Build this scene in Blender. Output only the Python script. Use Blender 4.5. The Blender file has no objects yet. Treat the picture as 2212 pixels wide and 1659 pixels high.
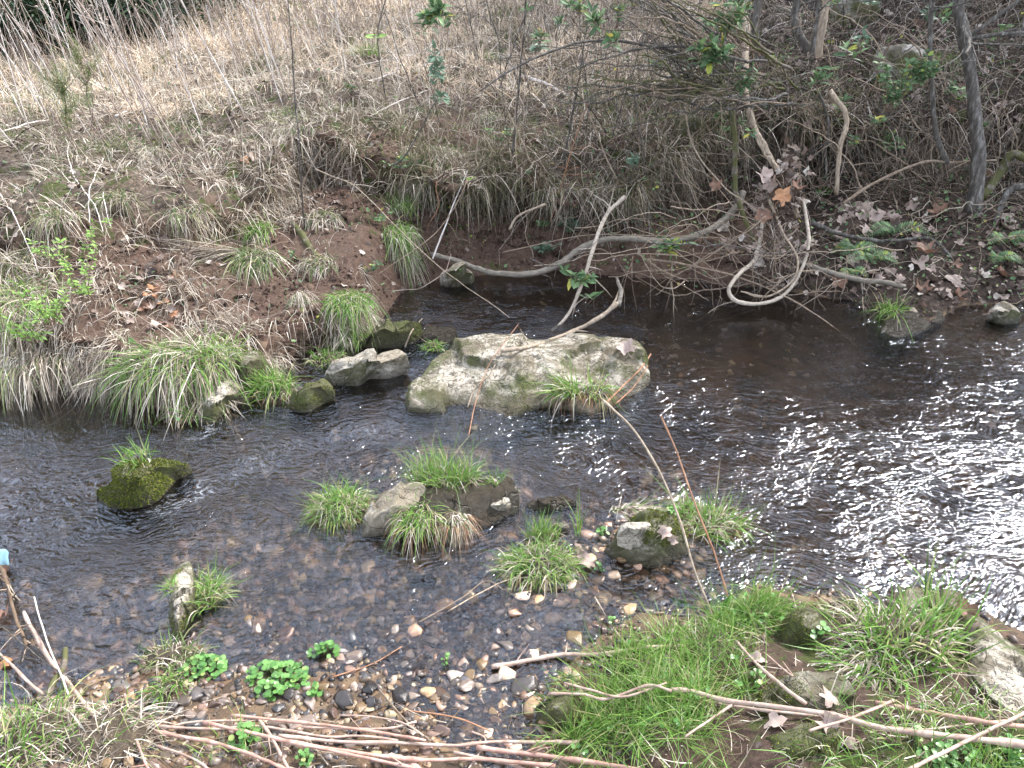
import bpy, math, random
import numpy as np
from mathutils import Vector, Matrix
from mathutils.bvhtree import BVHTree

random.seed(7); RNG = np.random.default_rng(11)
S = bpy.context.scene
COL = S.collection
R = math.radians

# ------------------------------------------------------------------ camera
CAM_H = 2.3; PITCH = R(30); TX = 0.6657; TY = TX*0.75
cam_d = bpy.data.cameras.new('camera'); cam = bpy.data.objects.new('camera', cam_d); COL.objects.link(cam)
cam.location = (0, 0, CAM_H); cam.rotation_euler = (R(90)-PITCH, 0, 0)
cam_d.sensor_width = 36; cam_d.lens = 18/TX; cam_d.clip_end = 500; cam_d.clip_start = 0.02
S.camera = cam

# ------------------------------------------------------------------ sky and sun
SUN_EL, SUN_AZ = R(47), R(57)          # azimuth to the right of straight ahead
sd = Vector((math.sin(SUN_AZ)*math.cos(SUN_EL), math.cos(SUN_AZ)*math.cos(SUN_EL), math.sin(SUN_EL)))
world = bpy.data.worlds.new('World'); S.world = world; world.use_nodes = True
nt = world.node_tree; nt.nodes.clear()
def wn(t, **k):
    n = nt.nodes.new(t)
    for a, b in k.items(): setattr(n, a, b)
    return n
sky = wn('ShaderNodeTexSky', sky_type='NISHITA', sun_disc=False, sun_elevation=SUN_EL, sun_rotation=SUN_AZ)
sky.dust_density = 3.0; sky.air_density = 1.0
hs = wn('ShaderNodeHueSaturation'); hs.inputs['Saturation'].default_value = 0.85
tc = wn('ShaderNodeTexCoord'); nz = wn('ShaderNodeTexNoise'); nz.inputs['Scale'].default_value = 5.0; nz.inputs['Detail'].default_value = 6
cr = wn('ShaderNodeValToRGB'); cr.color_ramp.elements[0].position = .42; cr.color_ramp.elements[1].position = .54
cr.color_ramp.elements[0].color = (0, 0, 0, 1); cr.color_ramp.elements[1].color = (1, 1, 1, 1)
mx = wn('ShaderNodeMix', data_type='RGBA'); mx.inputs[7].default_value = (16.6, 18.4, 22.0, 1)
bg = wn('ShaderNodeBackground'); bg.inputs[1].default_value = 0.082
out = wn('ShaderNodeOutputWorld')
L = nt.links.new
L(sky.outputs[0], hs.inputs['Color']); L(tc.outputs['Generated'], nz.inputs['Vector']); L(nz.outputs[0], cr.inputs[0])
L(cr.outputs[0], mx.inputs[0]); L(hs.outputs[0], mx.inputs[6]); # thin cloud glows round the sun
dt = wn('ShaderNodeVectorMath', operation='DOT_PRODUCT'); dt.inputs[1].default_value = sd; L(tc.outputs['Generated'], dt.inputs[0])
mxm = wn('ShaderNodeMath', operation='MAXIMUM'); L(dt.outputs['Value'], mxm.inputs[0]); mxm.inputs[1].default_value = 0
pw = wn('ShaderNodeMath', operation='POWER'); L(mxm.outputs[0], pw.inputs[0]); pw.inputs[1].default_value = 22
sc_ = wn('ShaderNodeVectorMath', operation='SCALE'); sc_.inputs[0].default_value = (14, 14, 15); L(pw.outputs[0], sc_.inputs['Scale'])
ad = wn('ShaderNodeVectorMath', operation='ADD'); L(mx.outputs[2], ad.inputs[0]); L(sc_.outputs[0], ad.inputs[1]); L(ad.outputs[0], bg.inputs[0]); L(bg.outputs[0], out.inputs[0])
sun_d = bpy.data.lights.new('sun', 'SUN'); sun = bpy.data.objects.new('sun', sun_d); COL.objects.link(sun)
sun_d.energy = 4.5; sun_d.angle = R(12); sun_d.color = (1, .965, .92)
sun.rotation_euler = sd.to_track_quat('Z', 'Y').to_euler()
S.view_settings.view_transform = 'Standard'; S.view_settings.look = 'None'
S.view_settings.exposure = 1.02; S.view_settings.gamma = 1
S.render.engine = 'CYCLES'; S.cycles.sample_clamp_indirect = 4; S.cycles.max_bounces = 6; S.cycles.transparent_max_bounces = 12

# ------------------------------------------------------------------ pixel helpers (photo units 2212 x 1659)
CF = np.array([0, math.cos(PITCH), -math.sin(PITCH)]); CU = np.array([0, math.sin(PITCH), math.cos(PITCH)])
CAMP = np.array([0, 0, CAM_H])
def ray(u, v):
    return CF + np.array([1., 0, 0])*((u-1106)/1106*TX) - CU*((v-829.5)/829.5*TY)
def W(u, v, z=0.):
    d = ray(u, v); t = (z-CAM_H)/d[2]; return CAMP+d*t
def PY(u, v, y):
    d = ray(u, v); return CAMP+d*(y/d[1])
def project(p):
    q = np.asarray(p)-CAMP; dz = q@CF
    return 1106+q[..., 0]/dz/TX*1106, 829.5-(q@CU)/dz/TY*829.5

# ------------------------------------------------------------------ noise
def _h(ix, iy, iz, s):
    h = (ix*73856093) ^ (iy*19349663) ^ (iz*83492791) ^ (s*2654435761)
    h &= 0xffffffff; h = ((h ^ (h >> 15))*2246822519) & 0xffffffff
    h = ((h ^ (h >> 13))*3266489917) & 0xffffffff
    return ((h ^ (h >> 16)) & 0xffffff)/float(0xffffff)
def vn(p, s=0):
    p = np.asarray(p, float); ip = np.floor(p).astype(np.int64); f = p-ip; f = f*f*(3-2*f); r = 0
    for a in (0, 1):
        for b in (0, 1):
            for c in (0, 1):
                w = (f[..., 0] if a else 1-f[..., 0])*(f[..., 1] if b else 1-f[..., 1])*(f[..., 2] if c else 1-f[..., 2])
                r = r+w*_h(ip[..., 0]+a, ip[..., 1]+b, ip[..., 2]+c, s)
    return r*2-1
def fbm(p, o=4, s=0):
    r = 0; a = .5; p = np.asarray(p, float)
    for i in range(o): r = r+a*vn(p, s+i); p = p*2.03+7.1; a *= .5
    return r
def nrm(a): return a/np.maximum(np.linalg.norm(a, axis=-1, keepdims=True), 1e-9)
def sstep(x, a, b):
    t = np.clip((x-a)/(b-a), 0, 1); return t*t*(3-2*t)

# ------------------------------------------------------------------ mesh helpers
def mesh_arrays(name, verts, faces, mat=None, smooth=False):
    """faces: list of (n,k) int arrays"""
    if isinstance(faces, np.ndarray): faces = [faces]
    faces = [f for f in faces if len(f)]
    me = bpy.data.meshes.new(name); V = np.ascontiguousarray(verts, np.float32)
    me.vertices.add(len(V)); me.vertices.foreach_set('co', V.ravel())
    loops = np.concatenate([f.ravel() for f in faces]).astype(np.int32)
    tot = np.concatenate([np.full(len(f), f.shape[1]) for f in faces]).astype(np.int32)
    st = np.concatenate([[0], np.cumsum(tot)[:-1]]).astype(np.int32)
    me.loops.add(len(loops)); me.loops.foreach_set('vertex_index', loops)
    me.polygons.add(len(tot)); me.polygons.foreach_set('loop_start', st)
    if smooth: me.polygons.foreach_set('use_smooth', np.ones(len(tot), bool))
    me.update(calc_edges=True); me.validate()
    if mat: me.materials.append(mat)
    return me
def tag(o, label=None, cat=None, group=None, kind=None):
    if label: o['label'] = label
    if cat: o['category'] = cat
    if group: o['group'] = group
    if kind: o['kind'] = kind
    return o
def link(name, me, parent=None, loc=None):
    o = bpy.data.objects.new(name, me); COL.objects.link(o)
    if parent is not None: o.parent = parent
    if loc is not None: o.location = loc
    return o
def empty(name, loc, label, cat, group=None):
    o = bpy.data.objects.new(name, None); COL.objects.link(o); o.location = loc; o.empty_display_size = .05
    return tag(o, label, cat, group)
def local(me, origin):           # move mesh data so that it is relative to origin
    me.transform(Matrix.Translation(-Vector(origin))); return me

def catmull(P, n):
    P = np.asarray(P, float)
    if len(P) == 2: t = np.linspace(0, 1, n)[:, None]; return P[0]*(1-t)+P[1]*t
    Q = np.vstack([2*P[0]-P[1], P, 2*P[-1]-P[-2]]); m = len(P)-1
    ts = np.linspace(0, m-1e-6, n); i = ts.astype(int); t = (ts-i)[:, None]
    a, b, c, d = Q[i], Q[i+1], Q[i+2], Q[i+3]
    return .5*((2*b)+(c-a)*t+(2*a-5*b+4*c-d)*t*t+(3*b-a-3*c+d)*t**3)
rng_tube = np.random.default_rng(5)
def tube(P, r, k=6):
    P = np.asarray(P, float); n = len(P); r = np.broadcast_to(np.asarray(r, float), (n,))
    T = nrm(np.gradient(P, axis=0)); ref = np.array([.31, .52, .79]); A = nrm(np.cross(T, ref)); B = np.cross(T, A)
    an = np.arange(k)*2*math.pi/k
    if k >= 7: ph_ = rng_tube.uniform(0, 90); rk = 1+.30*fbm(np.stack([np.arange(n)[:, None]*.23+ph_+np.zeros((1, k)), np.arange(k)[None]*.9+np.zeros((n, 1)), np.zeros((n, k))], -1), 3, 7)
    else: rk = np.ones((n, k))
    V = P[:, None]+r[:, None, None]*rk[:, :, None]*(np.cos(an)[None, :, None]*A[:, None]+np.sin(an)[None, :, None]*B[:, None])
    i = np.arange(n-1)[:, None]*k; j = np.arange(k)[None]; j2 = (j+1) % k
    F = np.stack([i+j, i+j2, i+k+j2, i+k+j], -1).reshape(-1, 4)
    V = V.reshape(-1, 3); V = np.vstack([V, P[0], P[-1]]); e0 = n*k; jj = np.arange(k); j3 = (jj+1) % k
    C = np.vstack([np.stack([jj, np.full(k, e0), np.full(k, e0), j3], -1)[:, [0, 1, 3]],
                   np.stack([(n-1)*k+jj, (n-1)*k+j3, np.full(k, e0+1)], -1)])
    return V, F, C
def tubes_mesh(name, items, mat, k=6):
    vs, fs, cs = [], [], []; o = 0
    for P, r in items:
        V, F, C = tube(P, r, k); vs.append(V); fs.append(F+o); cs.append(C+o); o += len(V)
    return mesh_arrays(name, np.vstack(vs), [np.vstack(fs), np.vstack(cs)], mat, True)
def wob(P, amp, fr=3., seed=0):
    P = np.asarray(P, float)
    return P+amp*np.stack([fbm(P*fr+seed, 3, 1), fbm(P*fr+seed, 3, 5), fbm(P*fr+seed, 3, 9)], -1)
def blades(roots, dirs, length, width, droop, segs=4, curl=0.15, flat=None):
    """ribbons with a bend; droop pulls tip down"""
    N = len(roots); dirs = nrm(dirs); L_ = np.broadcast_to(length, (N,)); w = np.broadcast_to(width, (N,)); dr = np.broadcast_to(droop, (N,))
    az = RNG.random(N)*2*math.pi; side = np.stack([np.cos(az), np.sin(az), np.zeros(N)], -1)
    side = nrm(np.cross(dirs, np.cross(side, dirs)+1e-6)); lat = np.cross(dirs, side)
    c = RNG.normal(0, curl, N); V = np.zeros((N, segs+1, 2, 3))
    prof = [1, 1, .9, .7, .45, .3, .2]
    for i in range(segs+1):
        s = i/segs
        p = roots+dirs*(L_*s)[:, None]+lat*(c*L_*s*s)[:, None]+np.array([0, 0, -1.])*(dr*L_*s*s)[:, None]
        ww = w*(1-s**2.2)*.5+w*.04
        V[:, i, 0] = p-side*ww[:, None]; V[:, i, 1] = p+side*ww[:, None]
    b = (np.arange(N)*(segs+1)*2)[:, None]; i = (np.arange(segs)*2)[None]
    F = np.stack([b+i, b+i+1, b+i+3, b+i+2], -1).reshape(-1, 4)
    return V.reshape(-1, 3), F
def blades_mesh(name, mat, parts):
    vs, fs = [], []; o = 0
    for V, F in parts: vs.append(V); fs.append(F+o); o += len(V)
    return mesh_arrays(name, np.vstack(vs), np.vstack(fs), mat, True)
def basis(x, up):                 # x axis along x, z near up
    x = nrm(x); y = nrm(np.cross(up, x)); z = np.cross(x, y); return np.stack([x, y, z], -1)
def replicate(tv, tf, M, T, sc):
    N = len(T); V = np.einsum('nij,vj->nvi', M, tv)*np.asarray(sc).reshape(N, 1, -1)+T[:, None]
    F = [(f[None]+(np.arange(N)*len(tv))[:, None, None]).reshape(-1, f.shape[1]) for f in tf]
    return V.reshape(-1, 3), F
def rot_rand(N):
    q = nrm(RNG.normal(size=(N, 4))); w, x, y, z = q.T
    return np.stack([1-2*(y*y+z*z), 2*(x*y-z*w), 2*(x*z+y*w), 2*(x*y+z*w), 1-2*(x*x+z*z), 2*(y*z-x*w),
                     2*(x*z-y*w), 2*(y*z+x*w), 1-2*(x*x+y*y)], -1).reshape(-1, 3, 3)

# ------------------------------------------------------------------ materials
def mat(name):
    m = bpy.data.materials.new(name); m.use_nodes = True; t = m.node_tree; t.nodes.clear()
    return m, t
class NT:
    def __init__(s, t): s.t = t
    def n(s, ty, ins=None, **k):
        n = s.t.nodes.new(ty)
        for a, b in k.items(): setattr(n, a, b)
        for a, b in (ins or {}).items():
            if isinstance(b, bpy.types.NodeSocket): s.t.links.new(b, n.inputs[a])
            else: n.inputs[a].default_value = b
        return n
    def noise(s, vec, scale, det=5, rough=.6, dist=0): return s.n('ShaderNodeTexNoise', {'Vector': vec, 'Scale': scale, 'Detail': det, 'Roughness': rough, 'Distortion': dist}).outputs[0]
    def ramp(s, fac, stops, interp='LINEAR'):
        r = s.n('ShaderNodeValToRGB', {0: fac}); r.color_ramp.interpolation = interp; e = r.color_ramp.elements
        while len(e) < len(stops): e.new(.5)
        for q, (p, c) in zip(e, stops):
            q.position = p; q.color = (c, c, c, 1) if not hasattr(c, '__len__') else (*c, 1)
        return r.outputs[0]
    def mix(s, f, a, b, bt='MIX'): 
        n = s.n('ShaderNodeMix', {0: f, 6: a if isinstance(a, bpy.types.NodeSocket) else (*a, 1), 7: b if isinstance(b, bpy.types.NodeSocket) else (*b, 1)}, data_type='RGBA', blend_type=bt); return n.outputs[2]
    def math(s, op, a, b=0., clamp=False): return s.n('ShaderNodeMath', {0: a, 1: b}, operation=op, use_clamp=clamp).outputs[0]
    def bump(s, h, st=.5, dist=.01, nrm_=None):
        d = {'Height': h, 'Strength': st, 'Distance': dist}
        if nrm_ is not None: d['Normal'] = nrm_
        return s.n('ShaderNodeBump', d).outputs[0]
    def out(s, sh): s.n('ShaderNodeOutputMaterial', {0: sh})
    def pos(s): return s.n('ShaderNodeNewGeometry').outputs['Position']
    def rnd(s):
        a = s.n('ShaderNodeNewGeometry').outputs['Random Per Island']; b = s.n('ShaderNodeObjectInfo').outputs['Random']
        return s.math('FRACT', s.math('ADD', a, b))
def leafy(name, stops, transl=.3, rough=.5, spec=.3, nscale=30, namt=.25, bump=.15):
    m, t = mat(name); q = NT(t); c = q.ramp(q.rnd(), stops); p = q.pos()
    v = q.ramp(q.noise(p, nscale, 3), [(.3, 1-namt), (.7, 1+namt)])
    c = q.mix(1., c, v, 'MULTIPLY')
    b = q.n('ShaderNodeBsdfPrincipled', {'Base Color': c, 'Roughness': rough, 'Specular IOR Level': spec, 'Normal': q.bump(q.noise(p, nscale*4, 3), bump, .003)}).outputs[0]
    if transl > 0:
        tr = q.n('ShaderNodeBsdfTranslucent', {'Color': c}).outputs[0]
        b = q.n('ShaderNodeMixShader', {0: transl, 1: b, 2: tr}).outputs[0]
    q.out(b); return m
M = {}
M['green'] = leafy('green_grass', [(0, (.08, .17, .03)), (.35, (.14, .28, .05)), (.76, (.22, .36, .08)), (.88, (.30, .33, .13)), (1, (.5, .42, .24))], .35, .4, .35)
M['dull'] = leafy('dull_grass', [(0, (.06, .11, .03)), (.5, (.12, .19, .06)), (.8, (.26, .29, .12)), (1, (.45, .38, .22))], .3)
M['dry'] = leafy('dry_grass', [(0, (.12, .09, .065)), (.3, (.25, .20, .15)), (.7, (.56, .475, .375)), (1, (.76, .70, .60))], .25)
M['field'] = leafy('field_grass', [(0, (.44, .34, .25)), (.4, (.76, .60, .43)), (.8, (.86, .72, .56)), (.95, (.84, .80, .73)), (1, (.3, .34, .2))], .25)
M['rootlet'] = leafy('rootlet', [(0, (.06, .04, .028)), (.5, (.14, .10, .07)), (.8, (.28, .215, .16)), (1, (.48, .41, .33))], 0, .8, .1)
M['redroot'] = leafy('red_root', [(0, (.12, .06, .035)), (.5, (.25, .13, .07)), (1, (.42, .30, .17))], .1, .7, .2)
M['moss'] = leafy('moss', [(0, (.035, .05, .012)), (.5, (.085, .11, .018)), (.85, (.16, .18, .03)), (1, (.26, .24, .06))], .2, .8, .1)
M['leaf'] = leafy('leaf_green', [(0, (.06, .115, .05)), (.5, (.12, .20, .09)), (.88, (.20, .30, .13)), (.96, (.30, .36, .06)), (1, (.50, .42, .09))], .25, .5, .3)
M['leafl'] = leafy('leaf_lime', [(0, (.22, .38, .08)), (1, (.36, .54, .15))], .35, .45, .4)
M['cress'] = leafy('leaf_cress', [(0, (.07, .18, .04)), (.5, (.13, .29, .07)), (.9, (.20, .37, .11)), (1, (.34, .38, .12))], .3, .35, .5)
M['leafgrey'] = leafy('leaf_greygreen', [(0, (.08, .14, .09)), (.6, (.14, .22, .14)), (1, (.22, .30, .2))], .2, .5, .4)
M['dead'] = leafy('leaf_dead', [(0, (.05, .035, .028)), (.35, (.12, .083, .062)), (.6, (.21, .155, .125)), (.85, (.34, .27, .225)), (1, (.52, .46, .40))], .15, .55, .35, 25, .35, .4)
M['deadorange'] = leafy('leaf_dead_orange', [(0, (.42, .20, .10)), (1, (.55, .29, .15))], .25, .5, .4, 20, .3, .4)
M['deadpink'] = leafy('leaf_dead_pink', [(0, (.36, .27, .23)), (1, (.47, .37, .32))], .2, .6, .3, 25, .3, .4)
M['cedar'] = leafy('cedar_needles', [(0, (.014, .03, .018)), (.6, (.03, .055, .03)), (1, (.06, .09, .045))], .1, .6, .2)
M['scrap'] = leafy('plastic_scrap', [(0, (.35, .62, .72)), (1, (.4, .66, .75))], .3, .3, .5)
M['brushm'] = leafy('brush_wood', [(0, (.03, .024, .02)), (.45, (.09, .07, .058)), (.8, (.24, .195, .16)), (1, (.60, .53, .46))], 0, .8, .1)
M['crumb'] = leafy('soil_crumb', [(0, (.03, .02, .014)), (.6, (.085, .055, .04)), (1, (.17, .12, .085))], 0, .9, .1)
M['mixed'] = leafy('shade_toned_thatch', [(0, (.05, .045, .02)), (.35, (.10, .11, .04)), (.6, (.16, .12, .08)), (.8, (.32, .26, .18)), (1, (.55, .47, .36))], .2)  # olive and brown thatch, with the steep face's shade in its colour
def woody(name, a, b, c, stretch=(1, 1, 1), sc=40, rough=.75, moss=0., bump=.6):
    m, t = mat(name); q = NT(t); p = q.pos()
    mp = q.n('ShaderNodeMapping', {0: p, 'Scale': stretch}).outputs[0]
    f = q.noise(mp, sc, 6, .65); g = q.noise(p, 7, 4)
    col = q.ramp(f, [(.3, a), (.52, b), (.75, c)])
    col = q.mix(q.ramp(g, [(.35, 0.), (.7, .55)]), col, tuple(x*.6 for x in b))
    if moss: col = q.mix(q.ramp(q.noise(p, 11, 4), [(.55-moss*.3, 0.), (.62-moss*.3, 1.)]), col, (.085, .085, .032))
    b = q.n('ShaderNodeBsdfPrincipled', {'Base Color': col, 'Roughness': rough, 'Specular IOR Level': .25, 'Normal': q.bump(f, bump, .006)}).outputs[0]
    q.out(b); return m
M['cane'] = woody('cane', (.24, .15, .115), (.45, .325, .26), (.64, .54, .45), sc=30, rough=.55, bump=.3)
M['canepink'] = woody('cane_pink', (.30, .15, .11), (.46, .28, .22), (.62, .48, .40), sc=30, rough=.55, bump=.3)
M['vine'] = woody('vine', (.15, .11, .075), (.36, .285, .21), (.58, .50, .40), (1, 1, .2), 60)
M['vinepale'] = woody('vine_pale', (.26, .21, .16), (.46, .39, .31), (.64, .57, .49), (1, 1, .2), 60)
M['bark'] = woody('bark', (.025, .021, .018), (.10, .088, .075), (.34, .33, .31), (1, 1, .25), 45)
M['barkmoss'] = woody('bark_moss', (.06, .05, .035), (.17, .14, .11), (.32, .29, .24), (1, 1, .25), 45, moss=.45)
M['log'] = woody('log', (.10, .09, .07), (.22, .19, .15), (.36, .32, .27), (.3, 1, 1), 45)
M['twig'] = woody('twig', (.11, .075, .05), (.24, .18, .13), (.42, .35, .28), sc=50)
M['twigred'] = woody('twig_red', (.18, .08, .045), (.36, .19, .11), (.5, .32, .2), sc=40)
M['weed'] = woody('weed_stalk', (.17, .12, .09), (.34, .27, .22), (.62, .56, .52), sc=8, bump=.1)
M['weedpale'] = woody('weed_stalk_pale', (.5, .42, .36), (.66, .6, .55), (.78, .74, .72), sc=8, bump=.1)

def rockmat(name, pale, mid, dark, mossamt=.5, mossz=None, wet=.035, sc=1., mosscol=((.035, .045, .012), (.12, .14, .025))):
    m, t = mat(name); q = NT(t); g = q.n('ShaderNodeNewGeometry'); p = g.outputs['Position']; z = q.n('ShaderNodeSeparateXYZ', {0: p}).outputs[2]
    nz_ = q.n('ShaderNodeSeparateXYZ', {0: g.outputs['Normal']}).outputs[2]
    a = q.noise(p, 5*sc, 8, .65, .4); b = q.noise(p, 22*sc, 9, .8, .6); c = q.noise(p, 110*sc, 4, .8)
    stn = q.ramp(q.noise(p, 2.3*sc, 5, .7, 1.5), [(.46, 0.), (.55, .8)])
    cr_ = q.n('ShaderNodeTexVoronoi', {'Vector': q.mix(.25, p, q.n('ShaderNodeTexNoise', {'Vector': p, 'Scale': 9.}).outputs[1]), 'Scale': 8.*sc}, feature='DISTANCE_TO_EDGE').outputs[0]
    col = q.ramp(q.noise(p, 4*sc, 8, .8, 1.), [(.40, mid), (.5, pale), (.56, pale), (.62, mid)])
    col = q.mix(q.ramp(b, [(.42, .9), (.50, 0.)]), col, dark)
    col = q.mix(1., col, q.ramp(c, [(.3, .75), (.7, 1.2)]), 'MULTIPLY')
    col = q.mix(stn, col, tuple(x*.62*y for x, y in zip(mid, (1.05, .95, .8))))
    if mossamt > 0:
        ms = q.noise(p, 3.3*sc, 7, .72)
        side = q.math('MULTIPLY', q.math('SUBTRACT', .8, nz_), .22)
        f = q.ramp(q.math('ADD', q.math('ADD', ms, side), q.math('MULTIPLY', q.math('SUBTRACT', b, .5), .45)), [(.74-.4*mossamt, 0.), (.86-.4*mossamt, .92)])
        mc = q.mix(q.ramp(a, [(.4, 0.), (.6, .7)]), q.ramp(c, [(.3, mosscol[0]), (.7, mosscol[1])]), (.085, .07, .04)); col = q.mix(f, col, mc)
    w = q.ramp(q.math('ADD', z, q.math('MULTIPLY', a, .05)), [(wet, 1.), (wet+.06, 0.)])
    col = q.mix(q.math('MULTIPLY', w, .75), col, (.045, .035, .022))
    ro = q.mix(w, (.85, .85, .85), (.25, .25, .25))
    h = q.math('ADD', q.math('ADD', q.math('MULTIPLY', b, .6), q.math('MULTIPLY', c, .25)), q.ramp(cr_, [(0., 0.), (.04, .3)]))
    bs = q.n('ShaderNodeBsdfPrincipled', {'Base Color': col, 'Roughness': ro, 'Specular IOR Level': .4, 'Normal': q.bump(h, 1., .035)}).outputs[0]
    q.out(bs); return m
M['rock'] = rockmat('limestone', (.62, .55, .45), (.23, .20, .145), (.07, .062, .045), .66)
M['rockbare'] = rockmat('limestone_bare', (.60, .54, .45), (.40, .36, .29), (.15, .13, .1), .2)
M['rockmoss'] = rockmat('mossy_rock', (.40, .36, .28), (.2, .18, .13), (.07, .065, .045), .85)
M['rocktop'] = rockmat('boulder', (.45, .43, .39), (.26, .24, .2), (.1, .1, .08), .5, wet=-5)
M['rockdark'] = rockmat('wet_rock', (.12, .10, .075), (.07, .06, .045), (.03, .025, .02), .3, wet=.3)
def pebmat(name, wet, lo=.7, hi=1.75):
    m, t = mat(name); q = NT(t); p = q.pos(); r = q.rnd()
    col = q.ramp(r, [(0, (.035, .035, .04)), (.16, (.09, .085, .085)), (.3, (.17, .13, .10)), (.45, (.26, .16, .12)), (.58, (.36, .23, .12)), (.7, (.22, .19, .17)), (.8, (.42, .30, .24)), (.9, (.46, .36, .22)), (1, (.10, .06, .045))])
    n1 = q.noise(p, 45, 6, .7)
    col = q.mix(1., col, q.ramp(n1, [(.3, lo), (.7, hi)]), 'MULTIPLY')
    if not wet: col = q.mix(.25, col, (.5, .43, .36))
    b = q.n('ShaderNodeBsdfPrincipled', {'Base Color': col, 'Roughness': .28 if wet else .7, 'Specular IOR Level': .5, 'Normal': q.bump(n1, .4, .006)}).outputs[0]
    q.out(b); return m
M['peb'] = pebmat('pebble', False); M['pebwet'] = pebmat('pebble_wet', True); M['pebbar'] = pebmat('pebble_packed', True, .45, 1.15); M['pebdark'] = pebmat('pebble_bar', True, .3, .8)

# ground: colour by zone masks (attributes), mid-bank shade included, and noise
m, t = mat('ground'); q = NT(t); p = q.pos(); zz = q.n('ShaderNodeSeparateXYZ', {0: p}).outputs[2]
at = q.n('ShaderNodeAttribute', attribute_name='zone'); sep = q.n('ShaderNodeSeparateColor', {0: at.outputs[0]})
thatch, bed, litter = sep.outputs[0], sep.outputs[1], sep.outputs[2]
n1 = q.noise(p, 4, 6, .65); n2 = q.noise(p, 28, 8, .72); n3 = q.noise(p, 110, 5, .7)
soil = q.ramp(n2, [(.28, (.026, .015, .011)), (.5, (.092, .056, .041)), (.75, (.19, .127, .094))])
soil = q.mix(q.ramp(n1, [(.4, 0.), (.65, .5)]), soil, (.16, .108, .076))
th = q.ramp(n2, [(.3, (.03, .022, .017)), (.5, (.10, .075, .056)), (.7, (.24, .185, .14))])
li = q.ramp(n2, [(.3, (.014, .010, .008)), (.5, (.040, .028, .022)), (.7, (.11, .08, .065))])
vo = q.n('ShaderNodeTexVoronoi', {'Vector': q.mix(.03, p, q.n('ShaderNodeTexNoise', {'Vector': p, 'Scale': 20.}).outputs[1]), 'Scale': 24.})
bedc = q.ramp(q.n('ShaderNodeSeparateColor', {0: vo.outputs[1]}).outputs[0], [(0, (.045, .035, .028)), (.3, (.11, .075, .05)), (.55, (.18, .11, .065)), (.75, (.12, .10, .085)), (.9, (.28, .19, .11)), (1, (.06, .05, .04))])
silt = q.mix(q.ramp(n1, [(.4, 0.), (.6, 1.)]), (.13, .085, .052), (.045, .034, .024))
deep = q.ramp(zz, [(0., 0.), (1., 1.)])
dfac = q.n('ShaderNodeMapRange', {0: q.math('ADD', zz, q.math('MULTIPLY', q.math('SUBTRACT', n1, .5), .15)), 1: -.12, 2: -.05}).outputs[0]
bedc = q.mix(dfac, silt, q.mix(.25, bedc, (.15, .105, .07)))
c = q.mix(thatch, soil, th); c = q.mix(litter, c, li); c = q.mix(bed, c, bedc)
c = q.mix(q.ramp(q.math('MULTIPLY', q.noise(p, 5.5, 5, .7), at.outputs['Alpha']), [(.5, 0.), (.56, 1.)]), c, q.ramp(n3, [(.3, (.025, .03, .01)), (.7, (.09, .105, .03))]))
h = q.math('ADD', q.math('MULTIPLY', n2, .7), q.math('MULTIPLY', n3, .3))
q.out(q.n('ShaderNodeBsdfPrincipled', {'Base Color': c, 'Roughness': .85, 'Specular IOR Level': .2, 'Normal': q.bump(h, .9, .03)}).outputs[0])
M['ground'] = m

# water: clear sheet over the bed, fresnel sky reflection, ripples from noise stretched along the flow
m, t = mat('water'); q = NT(t); p = q.pos()
at = q.n('ShaderNodeAttribute', attribute_name='flow'); sep = q.n('ShaderNodeSeparateColor', {0: at.outputs[0]})
amp, foam, fine = sep.outputs[0], sep.outputs[1], sep.outputs[2]
wp = q.n('ShaderNodeVectorMath', {0: p, 1: q.n('ShaderNodeVectorMath', {0: q.n('ShaderNodeTexNoise', {'Vector': p, 'Scale': 1.6, 'Detail': 3.}).outputs[1], 'Scale': .55}, operation='SCALE').outputs[0]}, operation='ADD').outputs[0]
m1 = q.n('ShaderNodeMapping', {0: wp, 'Rotation': (0, 0, R(-16)), 'Scale': (.30, 1.15, 1)}).outputs[0]
m2 = q.n('ShaderNodeMapping', {0: wp, 'Rotation': (0, 0, R(10)), 'Scale': (.42, 1.1, 1)}).outputs[0]
a1 = q.noise(m1, 8, 2, .5, .8); a2 = q.noise(m2, 19, 1, .5, 2.2); a3 = q.noise(m1, 44, 1, .5, 1.5)
hh = q.math('ADD', q.math('MULTIPLY', a1, .55), q.math('ADD', q.math('MULTIPLY', a2, .42), q.math('MULTIPLY', q.math('MULTIPLY', a3, fine), .16)))
bn = q.n('ShaderNodeBump', {'Height': q.math('MULTIPLY', hh, amp), 'Strength': 1., 'Distance': .034}).outputs[0]
fr = q.n('ShaderNodeFresnel', {'IOR': 1.74, 'Normal': bn}).outputs[0]
gl = q.n('ShaderNodeBsdfGlossy', {'Color': (.84, .90, 1, 1), 'Roughness': .105, 'Normal': bn}).outputs[0]
tr = q.n('ShaderNodeBsdfTransparent', {'Color': (.90, .855, .79, 1)}).outputs[0]
rf_ = q.n('ShaderNodeBsdfRefraction', {'Color': (.90, .855, .79, 1), 'Roughness': 0., 'IOR': 1.2, 'Normal': bn}).outputs[0]
tr = q.n('ShaderNodeMixShader', {0: .55, 1: tr, 2: rf_}).outputs[0]
sh = q.n('ShaderNodeMixShader', {0: fr, 1: tr, 2: gl}).outputs[0]
ff = q.math('MULTIPLY', q.ramp(q.noise(m2, 34, 6, .75, 1.5), [(.53, 0.), (.66, .8)]), foam)
sh = q.n('ShaderNodeMixShader', {0: ff, 1: sh, 2: q.n('ShaderNodeBsdfDiffuse', {'Color': (.75, .78, .82, 1)}).outputs[0]}).outputs[0]
q.out(sh); M['water'] = m

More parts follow.
